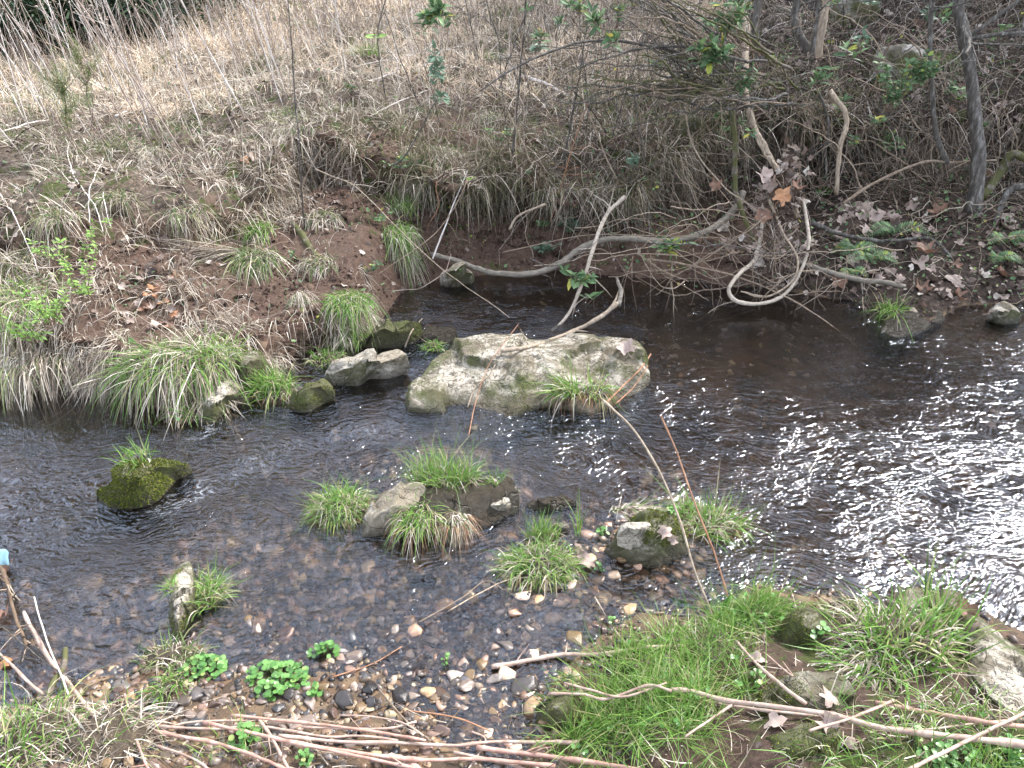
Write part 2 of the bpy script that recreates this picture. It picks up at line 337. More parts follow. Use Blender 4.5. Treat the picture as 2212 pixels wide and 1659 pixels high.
# ------------------------------------------------------------------ GROUND
shore_px = [(-900, 760), (-300, 800), (0, 815), (150, 830), (270, 850), (380, 898), (450, 902), (520, 860), (560, 790), (640, 760), (740, 745),
            (800, 720), (850, 660), (870, 625), (950, 605), (1080, 590), (1200, 580), (1340, 600), (1500, 612), (1700, 628), (1850, 655),
            (1930, 690), (1985, 705), (2030, 690), (2070, 660), (2212, 655), (2600, 650), (3400, 650)]
US = [-400, 0, 200, 400, 520, 650, 760, 870, 1100, 1350, 1500, 1800, 2000, 2212, 2600]
ROWS = {  # per station: S2..S7 as (v, z)
 -400: [(740, .2), (620, .4), (500, .6), (430, .72), (330, .82), (230, .85)],
 0:    [(730, .25), (640, .40), (560, .5), (430, .75), (320, .84), (230, .86)],
 200:  [(750, .26), (650, .38), (570, .48), (440, .73), (330, .84), (220, .88)],
 400:  [(740, .28), (640, .38), (550, .48), (440, .69), (330, .85), (200, .92)],
 520:  [(720, .25), (620, .36), (520, .44), (420, .68), (320, .88), (190, .98)],
 650:  [(690, .22), (520, .45), (390, .58), (285, .95), (230, 1.02), (170, 1.08)],
 760:  [(680, .2), (540, .42), (400, .6), (300, .92), (230, 1.02), (150, 1.12)],
 870:  [(580, .12), (500, .33), (420, .55), (340, .82), (230, 1.02), (130, 1.15)],
 1100: [(520, .18), (450, .40), (425, .55), (400, .69), (280, .93), (150, 1.2)],
 1350: [(530, .18), (450, .42), (410, .55), (380, .71), (280, .93), (150, 1.25)],
 1500: [(540, .2), (450, .36), (370, .6), (270, .99), (210, 1.12), (100, 1.4)],
 1800: [(580, .16), (450, .38), (350, .62), (240, 1.05), (150, 1.28), (70, 1.5)],
 2000: [(610, .13), (470, .36), (350, .62), (240, 1.04), (150, 1.28), (70, 1.5)],
 2212: [(600, .13), (480, .34), (350, .62), (250, .99), (160, 1.22), (70, 1.45)],
 2600: [(600, .13), (480, .34), (350, .62), (250, .98), (160, 1.2), (70, 1.4)]}
def curve(pts):
    P = np.array([W(*p_) for p_ in pts]); P = P[np.argsort(P[:, 0])]; return P
XS = np.linspace(-9, 9, 721)
def samp(P):
    y = np.interp(XS, P[:, 0], P[:, 1]); z = np.interp(XS, P[:, 0], P[:, 2])
    k = np.array([.1, .2, .4, .2, .1]); k /= k.sum()
    y = np.convolve(np.pad(y, 2, 'edge'), k, 'valid'); z = np.convolve(np.pad(z, 2, 'edge'), k, 'valid')
    return y, z
shore = samp(curve([(u, v, 0.) for u, v in shore_px]))
sheets = [shore]+[samp(curve([(u, *ROWS[u][i]) for u in US])) for i in range(6)]
def bmp(pts): return np.interp(XS, [W(u_, 320, .6)[0] for u_, _ in pts], [k_ for _, k_ in pts])
hol_w = bmp([(-200, .05), (420, .1), (560, .3), (640, .4), (780, .25), (850, .1), (960, .2), (1330, .2), (1480, .3), (1700, .45), (2300, .45)])
nzr = 1+1.2*fbm(np.stack([XS*2.1, XS*0, XS*0+3], -1), 3, 15)
sheets[3] = (sheets[3][0]+hol_w*nzr, sheets[3][1]); sheets[2] = (sheets[2][0]+hol_w*.45*nzr, sheets[2][1])
lipn = fbm(np.stack([XS*3., XS*0, XS*0+8], -1), 4, 19); sheets[4] = (sheets[4][0]-.02+.28*lipn, sheets[4][1]+.10*fbm(np.stack([XS*4., XS*0+2, XS*0], -1), 3, 23))
ctrl_px = [(0, 900, -.26), (0, 1000, -.2), (0, 1200, -.13), (200, 950, -.2), (300, 1150, -.13), (600, 950, -.14), (600, 1100, -.1), (150, 1300, -.09), (250, 1400, -.05), (130, 1440, -.03),
 (500, 1250, -.05), (700, 1200, -.05), (900, 1250, -.045), (1000, 1350, -.03), (700, 1380, -.03), (500, 1400, -.025), (1200, 1350, -.025), (1350, 1300, -.025), (1500, 1290, -.05),
 (1400, 700, -.3), (1700, 750, -.28), (1900, 850, -.28), (2100, 1000, -.22), (2000, 1150, -.15), (1700, 1150, -.11), (1450, 950, -.2), (1200, 950, -.18), (1250, 1050, -.13), (2212, 1200, -.13),
 (1700, 1230, -.06), (2212, 1300, -.1), (1100, 680, -.2), (1000, 640, -.15), (2100, 710, -.06), (850, 800, -.15), (650, 790, -.1), (850, 950, -.13), (1000, 1150, -.07), (900, 1010, -.05), (950, 1080, .01),
 (150, 1530, .012), (300, 1500, .008), (500, 1510, .012), (700, 1510, .008), (900, 1510, .0), (1000, 1450, -.012), (1000, 1540, -.01), (800, 1560, .02), (400, 1580, .04), (100, 1600, .07), (200, 1640, .09), (600, 1640, .06),
 (900, 1640, .025), (1100, 1600, -.012), (1080, 1500, -.02), (1180, 1430, -.015),
 (1200, 1650, .03), (1230, 1560, .02), (1280, 1480, .03), (1400, 1430, .05), (1550, 1375, .05), (1450, 1500, .11), (1500, 1600, .16), (1700, 1350, .05), (1700, 1450, .15), (1800, 1550, .21), (1950, 1400, .16),
 (1900, 1320, -.02), (2000, 1290, -.03), (2050, 1330, .02), (1840, 1330, .0), (1900, 1370, .08), (2100, 1450, .2), (2200, 1480, .15), (2212, 1600, .3), (1700, 1650, .25), (2000, 1650, .32), (1390, 1170, .0), (1180, 1240, .0), (1300, 1240, -.015)]
ctrl = np.array([W(*c_) for c_ in ctrl_px]+[(-3, 0, .3), (0, 0, .35), (3, 0, .5), (0, -3, .6), (-3, -3, .6), (3, -3, .7), (6, 1, .5), (5, 2.0, .2), (-4, 1.6, .1), (-6, .8, .3), (8, 2, .3), (6, 3.5, -.2), (9, 3.5, -.2),
                                            (-6, 3, -.2), (-9, 3, -.2), (-9, 1, .3), (9, 1.2, .4), (1.5, .7, .33), (-1.5, .7, .2), (0, 1., .2)], float)
def near_z(X, Y):
    sh_ = X.shape; x = X.ravel(); y = Y.ravel(); r = np.zeros(len(x))
    for i in range(0, len(x), 20000):
        d2 = (x[i:i+20000, None]-ctrl[None, :, 0])**2+(y[i:i+20000, None]-ctrl[None, :, 1])**2
        w = 1/(d2+.01)**1.7; r[i:i+20000] = (w*ctrl[None, :, 2]).sum(1)/w.sum(1)
    return r.reshape(sh_)
nN = 230; nx = len(XS)
yb = shore[0]-.25
tt = np.linspace(0, 1, nN)
YN = np.where(tt[:, None] < .12, -5+(tt[:, None]/.12)*6.0, 1.0+((tt[:, None]-.12)/.88)*(yb[None]-1.0))
XN = np.broadcast_to(XS, YN.shape); ZN = near_z(XN, YN)
Pn = np.stack([XN, YN, ZN], -1)
Pn[..., 2] += .018*fbm(Pn*6, 4, 3)+.006*fbm(Pn*30, 2, 6)
rows = [Pn]; zone_rows = []
# far part: underwater foot, then sheets, then the field
prev = (yb, Pn[-1, :, 2]); seg = [(shore[0]-.04, np.full(nx, -.07)), shore]+sheets[1:]
counts = [6, 4, 22, 22, 20, 22, 26, 26]
Yp, Zp, Tp = [], [], []
kn = [prev]+seg
for i, n_ in enumerate(counts):
    y0, z0 = kn[i]; y1, z1 = kn[i+1]
    for j in range(1, n_+1):
        s_ = j/n_; Yp.append(y0+(y1-y0)*s_); Zp.append(z0+(z1-z0)*s_); Tp.append(i+s_)
y7, z7 = kn[-1]
slope = np.interp(XS, [-6, -2, 1, 4], [.0, .04, .07, .13])
for s_ in np.linspace(0, 1, 71)[1:]:
    dy = s_*3+ (s_**3)*70
    Yp.append(y7+dy); Zp.append(z7+slope*np.minimum(dy, 12)+np.maximum(dy-12, 0)*.03); Tp.append(8+s_)
YF = np.array(Yp); ZF = np.array(Zp); TF = np.array(Tp)[:, None]*np.ones((1, nx)); XF = np.broadcast_to(XS, YF.shape).copy()
# smooth the profile a little along rows
for _ in range(3):
    YF[1:-40] = .25*YF[:-41]+.5*YF[1:-40]+.25*YF[2:-39]; ZF[1:-40] = .25*ZF[:-41]+.5*ZF[1:-40]+.25*ZF[2:-39]
Pf = np.stack([XF, YF, ZF], -1); aw = np.clip((TF-1)/1.2, 0, 1)
q3 = Pf*np.array([1, 1, 1.3])
lump = fbm(q3*2.2, 4, 21); cav = fbm(q3*np.array([4, 4, 5]), 4, 33); fine_ = fbm(q3*16, 3, 44)
hol = np.abs(fbm(q3*np.array([2.6, 2.6, 2.2]), 3, 51))
wallw = np.clip(1-np.abs(TF-4.3)/2.9, 0, 1)
mid = sstep(Pf[..., 0], -1.6, -.6)*np.clip(1-np.abs(TF-6.1)/1.3, 0, 1); Pf[..., 2] += mid*(.22*fbm(q3*np.array([2.2, 2.6, 1])+5, 3, 61)-.03); wallw = np.maximum(wallw, mid*.8)
Pf[..., 1] += aw*(.30*lump*wallw+.22*cav*wallw+.22*np.clip(.12-hol, 0, 1)*wallw*5+.02*fine_)
Pf[..., 2] += aw*(.15*lump*np.clip(9.5-TF, .5, 1)+.09*cav*np.clip(TF/8, .4, 1)+.03*fine_)
fan = 1+np.maximum(Pf[..., 1]-8, 0)*.14
Pf[..., 0] *= fan
G_ = np.concatenate([Pn, Pf], 0); nr = G_.shape[0]
idx = np.arange(nr*nx).reshape(nr, nx)
GF = np.stack([idx[:-1, :-1], idx[:-1, 1:], idx[1:, 1:], idx[1:, :-1]], -1).reshape(-1, 4)
gv = G_.reshape(-1, 3)
gme = mesh_arrays('ground', gv, GF, M['ground'], True)
T_all = np.concatenate([np.full((nN, nx), -1.), TF], 0).ravel()
n_a = fbm(gv*3., 4, 71)
gx, gy, gz_ = gv.T
farm = (T_all > 0)
th_ = np.where(farm, sstep(T_all+n_a*1.6-1.6*sstep(gx, -1.8, -.6), 5.3, 6.3), 0)  # mid bank keeps darker soil in place of thatch, standing in for shade
lit = np.where(farm, sstep(gx+n_a*.8-.12*(gy-6), 1.6, 2.3), sstep(gx+n_a*.6, .2, .8)*.5*(gy < 3))
bedm = np.where(gz_ < .035, 1., 0)*(1-sstep(gz_, .01, .035)*.9)
bedm = np.where(~farm & (gx < .3), np.maximum(bedm, sstep(.12-gz_, 0, .05)), bedm)
bedm = np.where(farm & (T_all > 2), 0, bedm)
th_ = th_*(1-lit)
mossm = np.where(farm, np.where(T_all < 4.5, .8, .93), .98*(gx > .4)*(gz_ > .05))
ca = gme.color_attributes.new('zone', 'FLOAT_COLOR', 'POINT')
ca.data.foreach_set('color', np.stack([th_, bedm, lit, mossm], -1).astype(np.float32).ravel())
ground = tag(link('ground', gme), kind='structure')
BVH = BVHTree.FromPolygons([tuple(v) for v in gv.tolist()], GF.tolist())

LMK = [(1690, 430, 'the debris bundle'), (1830, 270, 'the pale twisted root'), (1945, 185, 'the lichened boulder'), (1835, 45, 'the tall grey boulder'), (2100, 220, 'the rough grey trunk'), (1860, 450, 'the large flat mauve leaf'), (2000, 545, 'the large red brown leaf'),
       (1850, 600, 'the right log'), (1775, 80, 'the tan sapling'), (2165, 670, 'the far right grey stone'), (2165, 350, 'the mossy root at the right edge'), (2170, 520, 'the bright fern'), (2010, 150, 'the slim dark sapling'), (1600, 150, 'the shaggy vine'),
       (600, 1470, 'the largest cress clump'), (440, 1450, 'the smaller cress clump'), (1140, 1485, 'the black rounded stone'), (865, 1510, 'the tall dark stone'), (1200, 1530, 'the mossy tan stone'), (390, 1290, 'the upright slab'), (1165, 1225, 'the riffle tuft'), (1200, 1415, 'the thick pale cane'),
       (650, 1600, 'the cane pile'), (150, 1450, 'the lower left canes'), (1010, 1480, 'the broad pink stone'), (640, 280, 'the dark hollow'), (215, 290, 'the wispy seedling'), (470, 210, 'the long fallen stalk'), (640, 100, 'the long grey shoot'), (330, 100, 'the second evergreen'), (100, 100, 'the nearest evergreen'),
       (815, 80, 'the yellow green leaf pair'), (1400, 120, 'the arching branch'), (1250, 60, 'the top sprig'), (1480, 560, 'the curved log'), (1640, 650, 'the wide vine loop'), (1100, 450, 'the bare dirt wall')]
def near_(u, v):
    a, b, n_ = min(LMK, key=lambda l_: (l_[0]-u)**2+(l_[1]-v)**2*1.4); du, dv = u-a, v-b
    return ('right of ' if du > 0 else 'left of ')+n_ if abs(du) > abs(dv) else ('below ' if dv > 0 else 'above ')+n_
OBST = []      # rock bvhs, so that things can stand on them
def hit(u, v, off=0., water=True, obst=True):
    d = ray(u, v); D = Vector(d).normalized(); o = Vector(CAMP)
    best = BVH.ray_cast(o, D); b = best[3] if best[0] is not None else 60; n = best[1]
    if water and d[2] < 0:
        tw = -CAM_H/D.z
        if tw < b: b = tw; n = Vector((0, 0, 1))
    if obst:
        for ob in OBST:
            h_ = ob.ray_cast(o, D)
            if h_[0] is not None and h_[3] < b: b = h_[3]; n = h_[1]
    p_ = o+D*(b-off); return np.array(p_), np.array(n if n is not None else (0, 0, 1))
def drop(x, y, top=6., obst=True):
    o = Vector((x, y, top)); D = Vector((0, 0, -1)); h_ = BVH.ray_cast(o, D)
    p_, n, b = (h_[0], h_[1], h_[3]) if h_[0] is not None else (Vector((x, y, 0)), Vector((0, 0, 1)), top)
    if obst:
        for ob in OBST:
            k = ob.ray_cast(o, D)
            if k[0] is not None and k[3] < b: p_, n, b = k[0], k[1], k[3]
    return np.array(p_), np.array(n)
# area-weighted face sampler of the ground
fa = gv[GF]; fn = np.cross(fa[:, 2]-fa[:, 0], fa[:, 3]-fa[:, 1])*.5; farea = np.linalg.norm(fn, axis=1); fnrm = fn/np.maximum(farea[:, None], 1e-9)
fnrm *= np.where(fnrm[:, 2:3] < -0.9, -1, 1)
fcen = fa.mean(1); fT = T_all[GF].mean(1); flit = lit[GF].mean(1)
def sample(N, w):
    w = w*farea; w = np.where((np.abs(fcen[:, 0]) < fcen[:, 1]*.8+1.2), w, w*.25); pr = w/w.sum()
    i = RNG.choice(len(pr), N, p=pr); a = RNG.random((N, 1)); b = RNG.random((N, 1)); f = fa[i]
    return (f[:, 0]*(1-a)+f[:, 1]*a)*(1-b)+(f[:, 3]*(1-a)+f[:, 2]*a)*b, fnrm[i], i

# ------------------------------------------------------------------ WATER
wx = np.linspace(-9, 9, 601); wy = np.linspace(.6, 7.4, 261); WX, WY = np.meshgrid(wx, wy)
wv = np.stack([WX, WY, np.zeros_like(WX)], -1)
uu, vv = project(wv)
def blob(u0, v0, ru, rv, ang=0.):
    c_, s_ = math.cos(R(ang)), math.sin(R(ang)); du, dv = uu-u0, vv-v0
    a = (du*c_+dv*s_)/ru; b = (-du*s_+dv*c_)/rv; return np.exp(-(a*a+b*b))
rough = .50+.45*blob(500, 1050, 550, 170, -12)+.5*blob(1250, 950, 350, 100, -5)+.35*blob(2000, 1150, 450, 220)+.3*blob(1100, 690, 300, 60)
rough -= .42*blob(120, 900, 260, 70)+.44*blob(1750, 760, 330, 120, 8)+.3*blob(2150, 700, 150, 40)
rough = np.clip(rough+.15*fbm(np.stack([WX*.9+WY*.4, WY*2.5, WX*0], -1), 2, 97), .1, 1.15)
foamm = .9*blob(390, 1085, 80, 18, -28)+.9*blob(445, 935, 45, 10, -25)+.3*blob(560, 1000, 160, 30, -15)+.5*blob(470, 885, 14, 40, 25)+.4*blob(1370, 880, 20, 60, 30)+.25*blob(820, 930, 130, 40)+.2*blob(150, 1120, 160, 25, -20)
foamm = np.clip(foamm-.08, 0, 1)
fin = np.clip(.5+.7*blob(2050, 1150, 500, 250)+.5*blob(700, 1300, 600, 200), 0, 1.2)
swell = fbm(np.stack([WX*1.6+WY*.5, WY*4, WX*0], -1), 3, 91)
wv[..., 2] = .012*rough*swell+.012*blob(500, 900, 60, 60)+.006*rough*fbm(np.stack([WX*5, WY*12, WX*0], -1), 3, 95)
wi = np.arange(WX.size).reshape(WX.shape)
wf = np.stack([wi[:-1, :-1], wi[:-1, 1:], wi[1:, 1:], wi[1:, :-1]], -1).reshape(-1, 4)
wme = mesh_arrays('water', wv.reshape(-1, 3), wf, M['water'], True)
ca = wme.color_attributes.new('flow', 'FLOAT_COLOR', 'POINT')
ca.data.foreach_set('color', np.stack([rough, foamm, fin, rough*0+1], -1).astype(np.float32).ravel())
tag(link('water', wme), kind='structure')

# ------------------------------------------------------------------ ROCKS
def rock(name, label, outline, center, m='rock', seed=1, disp=.03, depth=.2, moss=None, undercut=0., group=None, prof=2.):
    rim = np.array([W(*o_) for o_ in outline]); rim = catmull(np.vstack([rim, rim[:1]]), len(outline)*14)[:-1]; n_ = len(rim)
    C = W(*center); rings = []
    for s_ in np.linspace(0.02, 1, 34):
        P = C+(rim-C)*s_; P[:, 2] = rim[:, 2]*s_**prof+C[2]*(1-s_**prof); rings.append(P)
    zb = -depth
    for k_, (s_, f_) in enumerate([(1.015, .03), (1.03, .07), (1.045, .12), (1.05, .18), (1.05-undercut*.3, .25), (1.05-undercut*.6, .33), (1.05-undercut, .42), (1.05-undercut, .52), (1.05-undercut, .62), (1.05-undercut, .75), (1.04-undercut, 1.)]):
        P = C+(rim-C)*s_; P[:, 2] = rim[:, 2]+(zb-rim[:, 2])*f_; rings.append(P)
    V = np.array(rings); nrg = len(rings)
    Q = V+seed*3.7
    sc = np.linalg.norm(rim-C, axis=1).mean()
    d1 = fbm(Q*(1.2/sc), 3, seed); d2 = fbm(Q*9, 5, seed+3); d3 = -np.abs(fbm(Q*4, 3, seed+8))
    V[..., 2] += disp*(1.2*d1+.7*d2+1.2*d3)*np.clip((V[..., 2]+.1)/.1, .2, 1)
    rg_ = np.random.default_rng(seed*7+1); ns_ = 13; sp_ = C+rg_.normal(0, 1, (ns_, 3))*np.array([1, .8, .3])*sc*.75; gr_ = rg_.normal(0, 1, (ns_, 3))*.17
    dd_ = ((V[:, :, None]-sp_)**2).sum(-1)+.004*fbm(V[:, :, None]*7+np.arange(ns_)[None, None, :, None]*3.1, 2, 3)*sc; ki = dd_.argmin(-1)
    V[..., 2] += np.clip(((V-sp_[ki])*gr_[ki]).sum(-1), -.035, .035)*np.clip((V[..., 2]+.1)/.1, .1, 1)*min(1, disp/.012)
    out_ = nrm((V-C)*np.array([1, 1, 0])+1e-6); V += out_*(disp*(d2*1.1+d1*.8+.8*d3+.35*fbm(Q*30, 3, seed+20)))[..., None]; V[..., 2] += disp*.35*fbm(Q*26, 3, seed+30)
    i = np.arange(nrg*n_).reshape(nrg, n_); j = np.roll(i, -1, 1)
    F = np.stack([i[:-1], j[:-1], j[1:], i[1:]], -1).reshape(-1, 4)
    V = V.reshape(-1, 3); V = np.vstack([V, C+[0, 0, disp*.3]]); cap = np.stack([i[0], j[0], np.full(n_, len(V)-1)], -1)[:, [1, 0, 2]]
    me = mesh_arrays(name, V, [F, cap], M[m], True)
    OBST.append(BVHTree.FromPolygons([tuple(v) for v in V.tolist()], F.tolist()))
    base = np.array([C[0], C[1], 0.]); local(me, base); o = tag(link(name, me, loc=base), label, 'rock', group)
    if moss:     # fuzz of moss: (count, height)
        Fv = V[F[:len(F)]]; cen = Fv.mean(1); nn = np.cross(Fv[:, 2]-Fv[:, 0], Fv[:, 3]-Fv[:, 1]); ar = np.linalg.norm(nn, axis=1); nn /= np.maximum(ar[:, None], 1e-9)
        nn *= np.where((nn[:, 2:3] < 0), -1, 1)
        mk = (fbm(cen*6+seed, 3, 5) > moss[2])*(cen[:, 2] > .015)*ar
        if mk.sum() > 0:
            ii = RNG.choice(len(ar), moss[0], p=mk/mk.sum()); a = RNG.random((moss[0], 1)); b = RNG.random((moss[0], 1)); f = Fv[ii]
            P = (f[:, 0]*(1-a)+f[:, 1]*a)*(1-b)+(f[:, 3]*(1-a)+f[:, 2]*a)*b
            vb = blades(P-base, nn[ii]+RNG.normal(0, .5, (moss[0], 3)), RNG.uniform(.5, 1.2, moss[0])*moss[1], moss[1]*.35, .1, 2)
            link('moss', blades_mesh('moss', M['moss'], [vb]), o)
    return o
rock('boulder', 'largest pale slab of rock, mossy at its left end, in the middle of the creek',
     [(888, 888, 0), (893, 850, .05), (910, 800, .11), (955, 752, .16), (1080, 724, .19), (1290, 724, .20), (1368, 740, .19), (1394, 772, .15), (1385, 820, .06), (1350, 862, 0), (1270, 893, 0), (1180, 880, 0), (1090, 905, -.01), (1000, 898, -.01)],
     (1150, 758, .20), 'rock', 2, .018, .25, (2500, .008, .16), prof=1.15)
rock('flat_rock', 'flat pale rock with overhanging lip just left of the largest slab',
     [(708, 812, .06), (722, 782, .13), (790, 757, .17), (850, 752, .17), (880, 764, .14), (868, 785, .08), (830, 797, .07), (795, 800, .06), (775, 822, .03), (735, 822, .03)], (800, 778, .17), 'rockbare', 3, .014, .2, None, .2)
rock('mossy_rock', 'long low rock with mossy front and pale crown behind the flat pale rock',
     [(772, 752, 0), (785, 722, .1), (835, 694, .18), (882, 690, .18), (908, 700, .1), (905, 735, 0), (850, 752, 0)], (845, 712, .17), 'rockmoss', 4, .016, .2, (1200, .009, .0))
rock('dark_rock', 'dark wet slab sloping into the current right of the low mossy rock', [(905, 745, -.01), (912, 712, .04), (960, 704, .05), (985, 715, .03), (960, 745, -.01)], (940, 722, .06), 'rockdark', 9, .01, .15)
rock('mossy_rock', 'small pale rock with bright moss on its right beside the bright green tuft',
     [(622, 885, 0), (630, 850, .08), (665, 825, .12), (705, 822, .11), (720, 840, .08), (705, 870, 0), (660, 892, 0)], (668, 842, .13), 'rockmoss', 5, .012, .2, (900, .009, .0))
rock('mossy_rock', 'rounded mossy rock at the right end of the draped grass knoll',
     [(490, 835, .02), (492, 780, .16), (515, 752, .22), (560, 758, .2), (582, 785, .12), (575, 830, 0), (530, 860, 0)], (530, 785, .22), 'rockmoss', 6, .02, .2, (1200, .01, .0))
rock('ledge_rock', 'tan ledge of rock below the grass knoll where water spills past', [(425, 915, 0), (440, 860, .1), (490, 825, .15), (525, 840, .1), (500, 885, 0), (460, 920, -.01)], (475, 865, .12), 'rock', 7, .016, .2)
rock('mossy_boulder', 'moss covered boulder standing alone in the fast water at left',
     [(208, 1085, 0), (212, 1052, .05), (255, 1018, .12), (320, 992, .16), (385, 990, .12), (405, 1003, .06), (385, 1035, .0), (335, 1088, 0), (280, 1102, 0), (235, 1100, 0)], (300, 1030, .17), 'rockmoss', 8, .014, .22, (7000, .011, -.25))
rock('island_rock', 'pale rock showing between the two tufts of the middle islet',
     [(765, 1165, 0), (790, 1110, .06), (835, 1062, .12), (905, 1045, .14), (930, 1080, .1), (905, 1130, .03), (850, 1155, 0)], (860, 1090, .14), 'rockbare', 12, .016, .2)
rock('island_rock', 'dark muddy rock carrying the tall green tuft of the middle islet',
     [(880, 1150, 0), (890, 1080, .1), (930, 1040, .12), (1020, 1025, .12), (1080, 1035, .1), (1110, 1070, .07), (1105, 1110, 0), (1040, 1140, 0), (960, 1160, 0)], (990, 1070, .14), 'rockdark', 13, .02, .2)
rock('grey_rock', 'small angular grey rock at the right end of the middle islet', [(1030, 1115, .01), (1045, 1085, .06), (1080, 1068, .08), (1103, 1075, .07), (1100, 1100, .03), (1060, 1118, 0)], (1075, 1090, .09), 'rockbare', 14, .01, .15)
rock('dark_rock', 'dark rounded rock with water sliding over it right of the middle islet', [(1135, 1105, -.01), (1140, 1080, .03), (1180, 1068, .04), (1235, 1078, .03), (1240, 1098, -.01), (1185, 1110, -.01)], (1185, 1085, .05), 'rockdark', 15, .012, .12)
rock('mossy_rock', 'knobbly mossy rock of the right islet with pale knuckle on top',
     [(1312, 1195, 0), (1315, 1150, .08), (1345, 1118, .13), (1410, 1105, .16), (1470, 1110, .16), (1490, 1150, .1), (1470, 1205, .0), (1410, 1222, 0), (1350, 1212, 0)], (1400, 1145, .17), 'rockmoss', 16, .03, .2, (4000, .009, -.1))
rock('pale_rock', 'pale knuckle shaped stone lying on the knobbly mossy rock', [(1335, 1160, .13), (1345, 1138, .16), (1380, 1128, .18), (1405, 1130, .18), (1398, 1152, .15), (1360, 1165, .13)], (1370, 1145, .19), 'rockbare', 17, .008, -.08)
rock('pale_stone', 'small cream stone in the water above the reed tuft', [(1190, 1143, .0), (1195, 1130, .03), (1215, 1127, .03), (1232, 1135, .02), (1225, 1148, 0), (1205, 1150, 0)], (1210, 1138, .04), 'rockbare', 18, .005, .1)
rock('upright_slab', 'narrow upright slab of rock standing on edge near the lower left',
     [(365, 1375, 0), (362, 1300, .08), (372, 1240, .1), (385, 1205, .08), (408, 1205, .08), (418, 1250, .08), (415, 1310, .06), (408, 1350, .0), (385, 1385, 0)], (390, 1290, .12), 'rock', 19, .012, .15, (500, .009, .1))
rock('mossy_rock', 'mossy brown rock at the water edge between two grass patches', [(1685, 1405, .04), (1690, 1345, .1), (1725, 1320, .15), (1780, 1322, .15), (1800, 1360, .13), (1780, 1400, .08), (1730, 1415, .05)], (1740, 1355, .17), 'rockmoss', 20, .014, .1, (900, .007, .1))
rock('mossy_slab', 'broad mossy slab set in the near bank above the thick fallen cane', [(1645, 1540, .17), (1650, 1475, .19), (1720, 1452, .22), (1800, 1455, .23), (1840, 1490, .23), (1830, 1530, .22), (1740, 1550, .18)], (1740, 1500, .24), 'rockmoss', 21, .014, .0, (2500, .006, .0))
rock('mossy_slab', 'mossy hump in the near bank under the thick fallen cane', [(1640, 1640, .2), (1650, 1585, .22), (1720, 1565, .25), (1790, 1575, .26), (1810, 1610, .26), (1760, 1650, .24)], (1720, 1605, .28), 'rockmoss', 22, .012, .0, (2500, .007, -.1))
rock('ledge_rock', 'long tan ledge of rock at the right edge above the glittering water',
     [(2050, 1330, .06), (2085, 1310, .1), (2150, 1360, .12), (2225, 1430, .14), (2290, 1500, .15), (2270, 1560, .2), (2190, 1540, .22), (2120, 1480, .22), (2070, 1400, .15)], (2150, 1440, .24), 'rock', 23, .02, .2)
rock('grey_stone', 'grey stone at the far right edge of the water', [(2133, 690, 0), (2140, 662, .1), (2165, 648, .14), (2195, 665, .12), (2205, 690, .03), (2170, 700, 0)], (2165, 668, .14), 'rockbare', 24, .012, .15)
rock('bank_stone', 'rounded stone at the foot of the bank under the curved log', [(950, 615, 0), (955, 585, .12), (985, 572, .16), (1015, 580, .13), (1022, 605, .02), (985, 620, 0)], (985, 588, .17), 'rockbare', 25, .014, .15)
rock('mossy_rock', 'mossy tan stone at the edge of the near grass beside the pebbles', [(1150, 1565, 0), (1155, 1520, .05), (1185, 1495, .08), (1240, 1500, .1), (1255, 1540, .07), (1230, 1580, .03), (1180, 1585, 0)], (1200, 1530, .11), 'rockmoss', 26, .012, .12, (900, .006, .1))
rock('tan_ledge', 'crust of sand and pebbles at the tip of the bank spit on the right', [(1900, 720, 0), (1920, 690, .03), (1975, 670, .05), (2020, 665, .05), (2035, 690, .02), (1990, 715, 0), (1940, 730, 0)], (1965, 692, .05), 'rockdark', 27, .02, .1)
rock('submerged_rock', 'broad pale rock just under the water below the front of the largest slab', [(960, 950, -.03), (980, 905, -.02), (1060, 895, -.015), (1120, 905, -.02), (1120, 935, -.03), (1040, 960, -.05)], (1040, 925, -.012), 'rock', 28, .01, .15)
rock('submerged_rock', 'brown rock under the shallow riffle at lower centre', [(890, 1260, -.03), (900, 1245, -.015), (930, 1238, -.01), (945, 1255, -.02), (925, 1268, -.03)], (915, 1252, .004), 'rockdark', 29, .01, .1)

rock('ledge_rock', 'pale low rock behind the coarse tuft at the edge of the glittering water', [(1880, 1335, .02), (1925, 1292, .06), (2000, 1270, .08), (2062, 1280, .08), (2085, 1312, .07), (2030, 1345, .08), (1940, 1350, .06)], (1990, 1305, .11), 'rock', 41, .016, .15, (700, .007, .05))
def cliffrock(label, u, v, ru, rv, y_off, seed, m='rocktop', name='boulder'):   # boulder embedded in the slope
    p_, n = hit(u, v, obst=False); dep = (p_-CAMP)@CF; k_ = dep*TX/1106; a, b = ru*k_, rv*k_*1.1
    th2 = np.linspace(0, math.pi, 34)[:, None]; ph = np.linspace(0, 2*math.pi, 60, endpoint=False)[None]
    V = np.stack([np.sin(th2)*np.cos(ph), np.sin(th2)*np.sin(ph), np.cos(th2)*np.ones_like(ph)], -1)
    V = np.sign(V)*np.abs(V)**.8; V = V*(1+.28*fbm(V*1.3+seed, 4, seed)[..., None]-.12*np.abs(fbm(V*2.5+seed, 4, seed+4))[..., None]); V = V*np.array([a, a*.7, b])
    i = np.arange(34*60).reshape(34, 60); j = np.roll(i, -1, 1); F = np.stack([i[:-1], i[1:], j[1:], j[:-1]], -1).reshape(-1, 4)
    return tag(link(name, mesh_arrays(name, V.reshape(-1, 3), F, M[m], True), loc=p_+np.array([0, a*.7*y_off, 0])), label, 'rock')
cliffrock('tall grey boulder with moss among the saplings at the top right', 1835, 45, 62, 60, .4, 31)
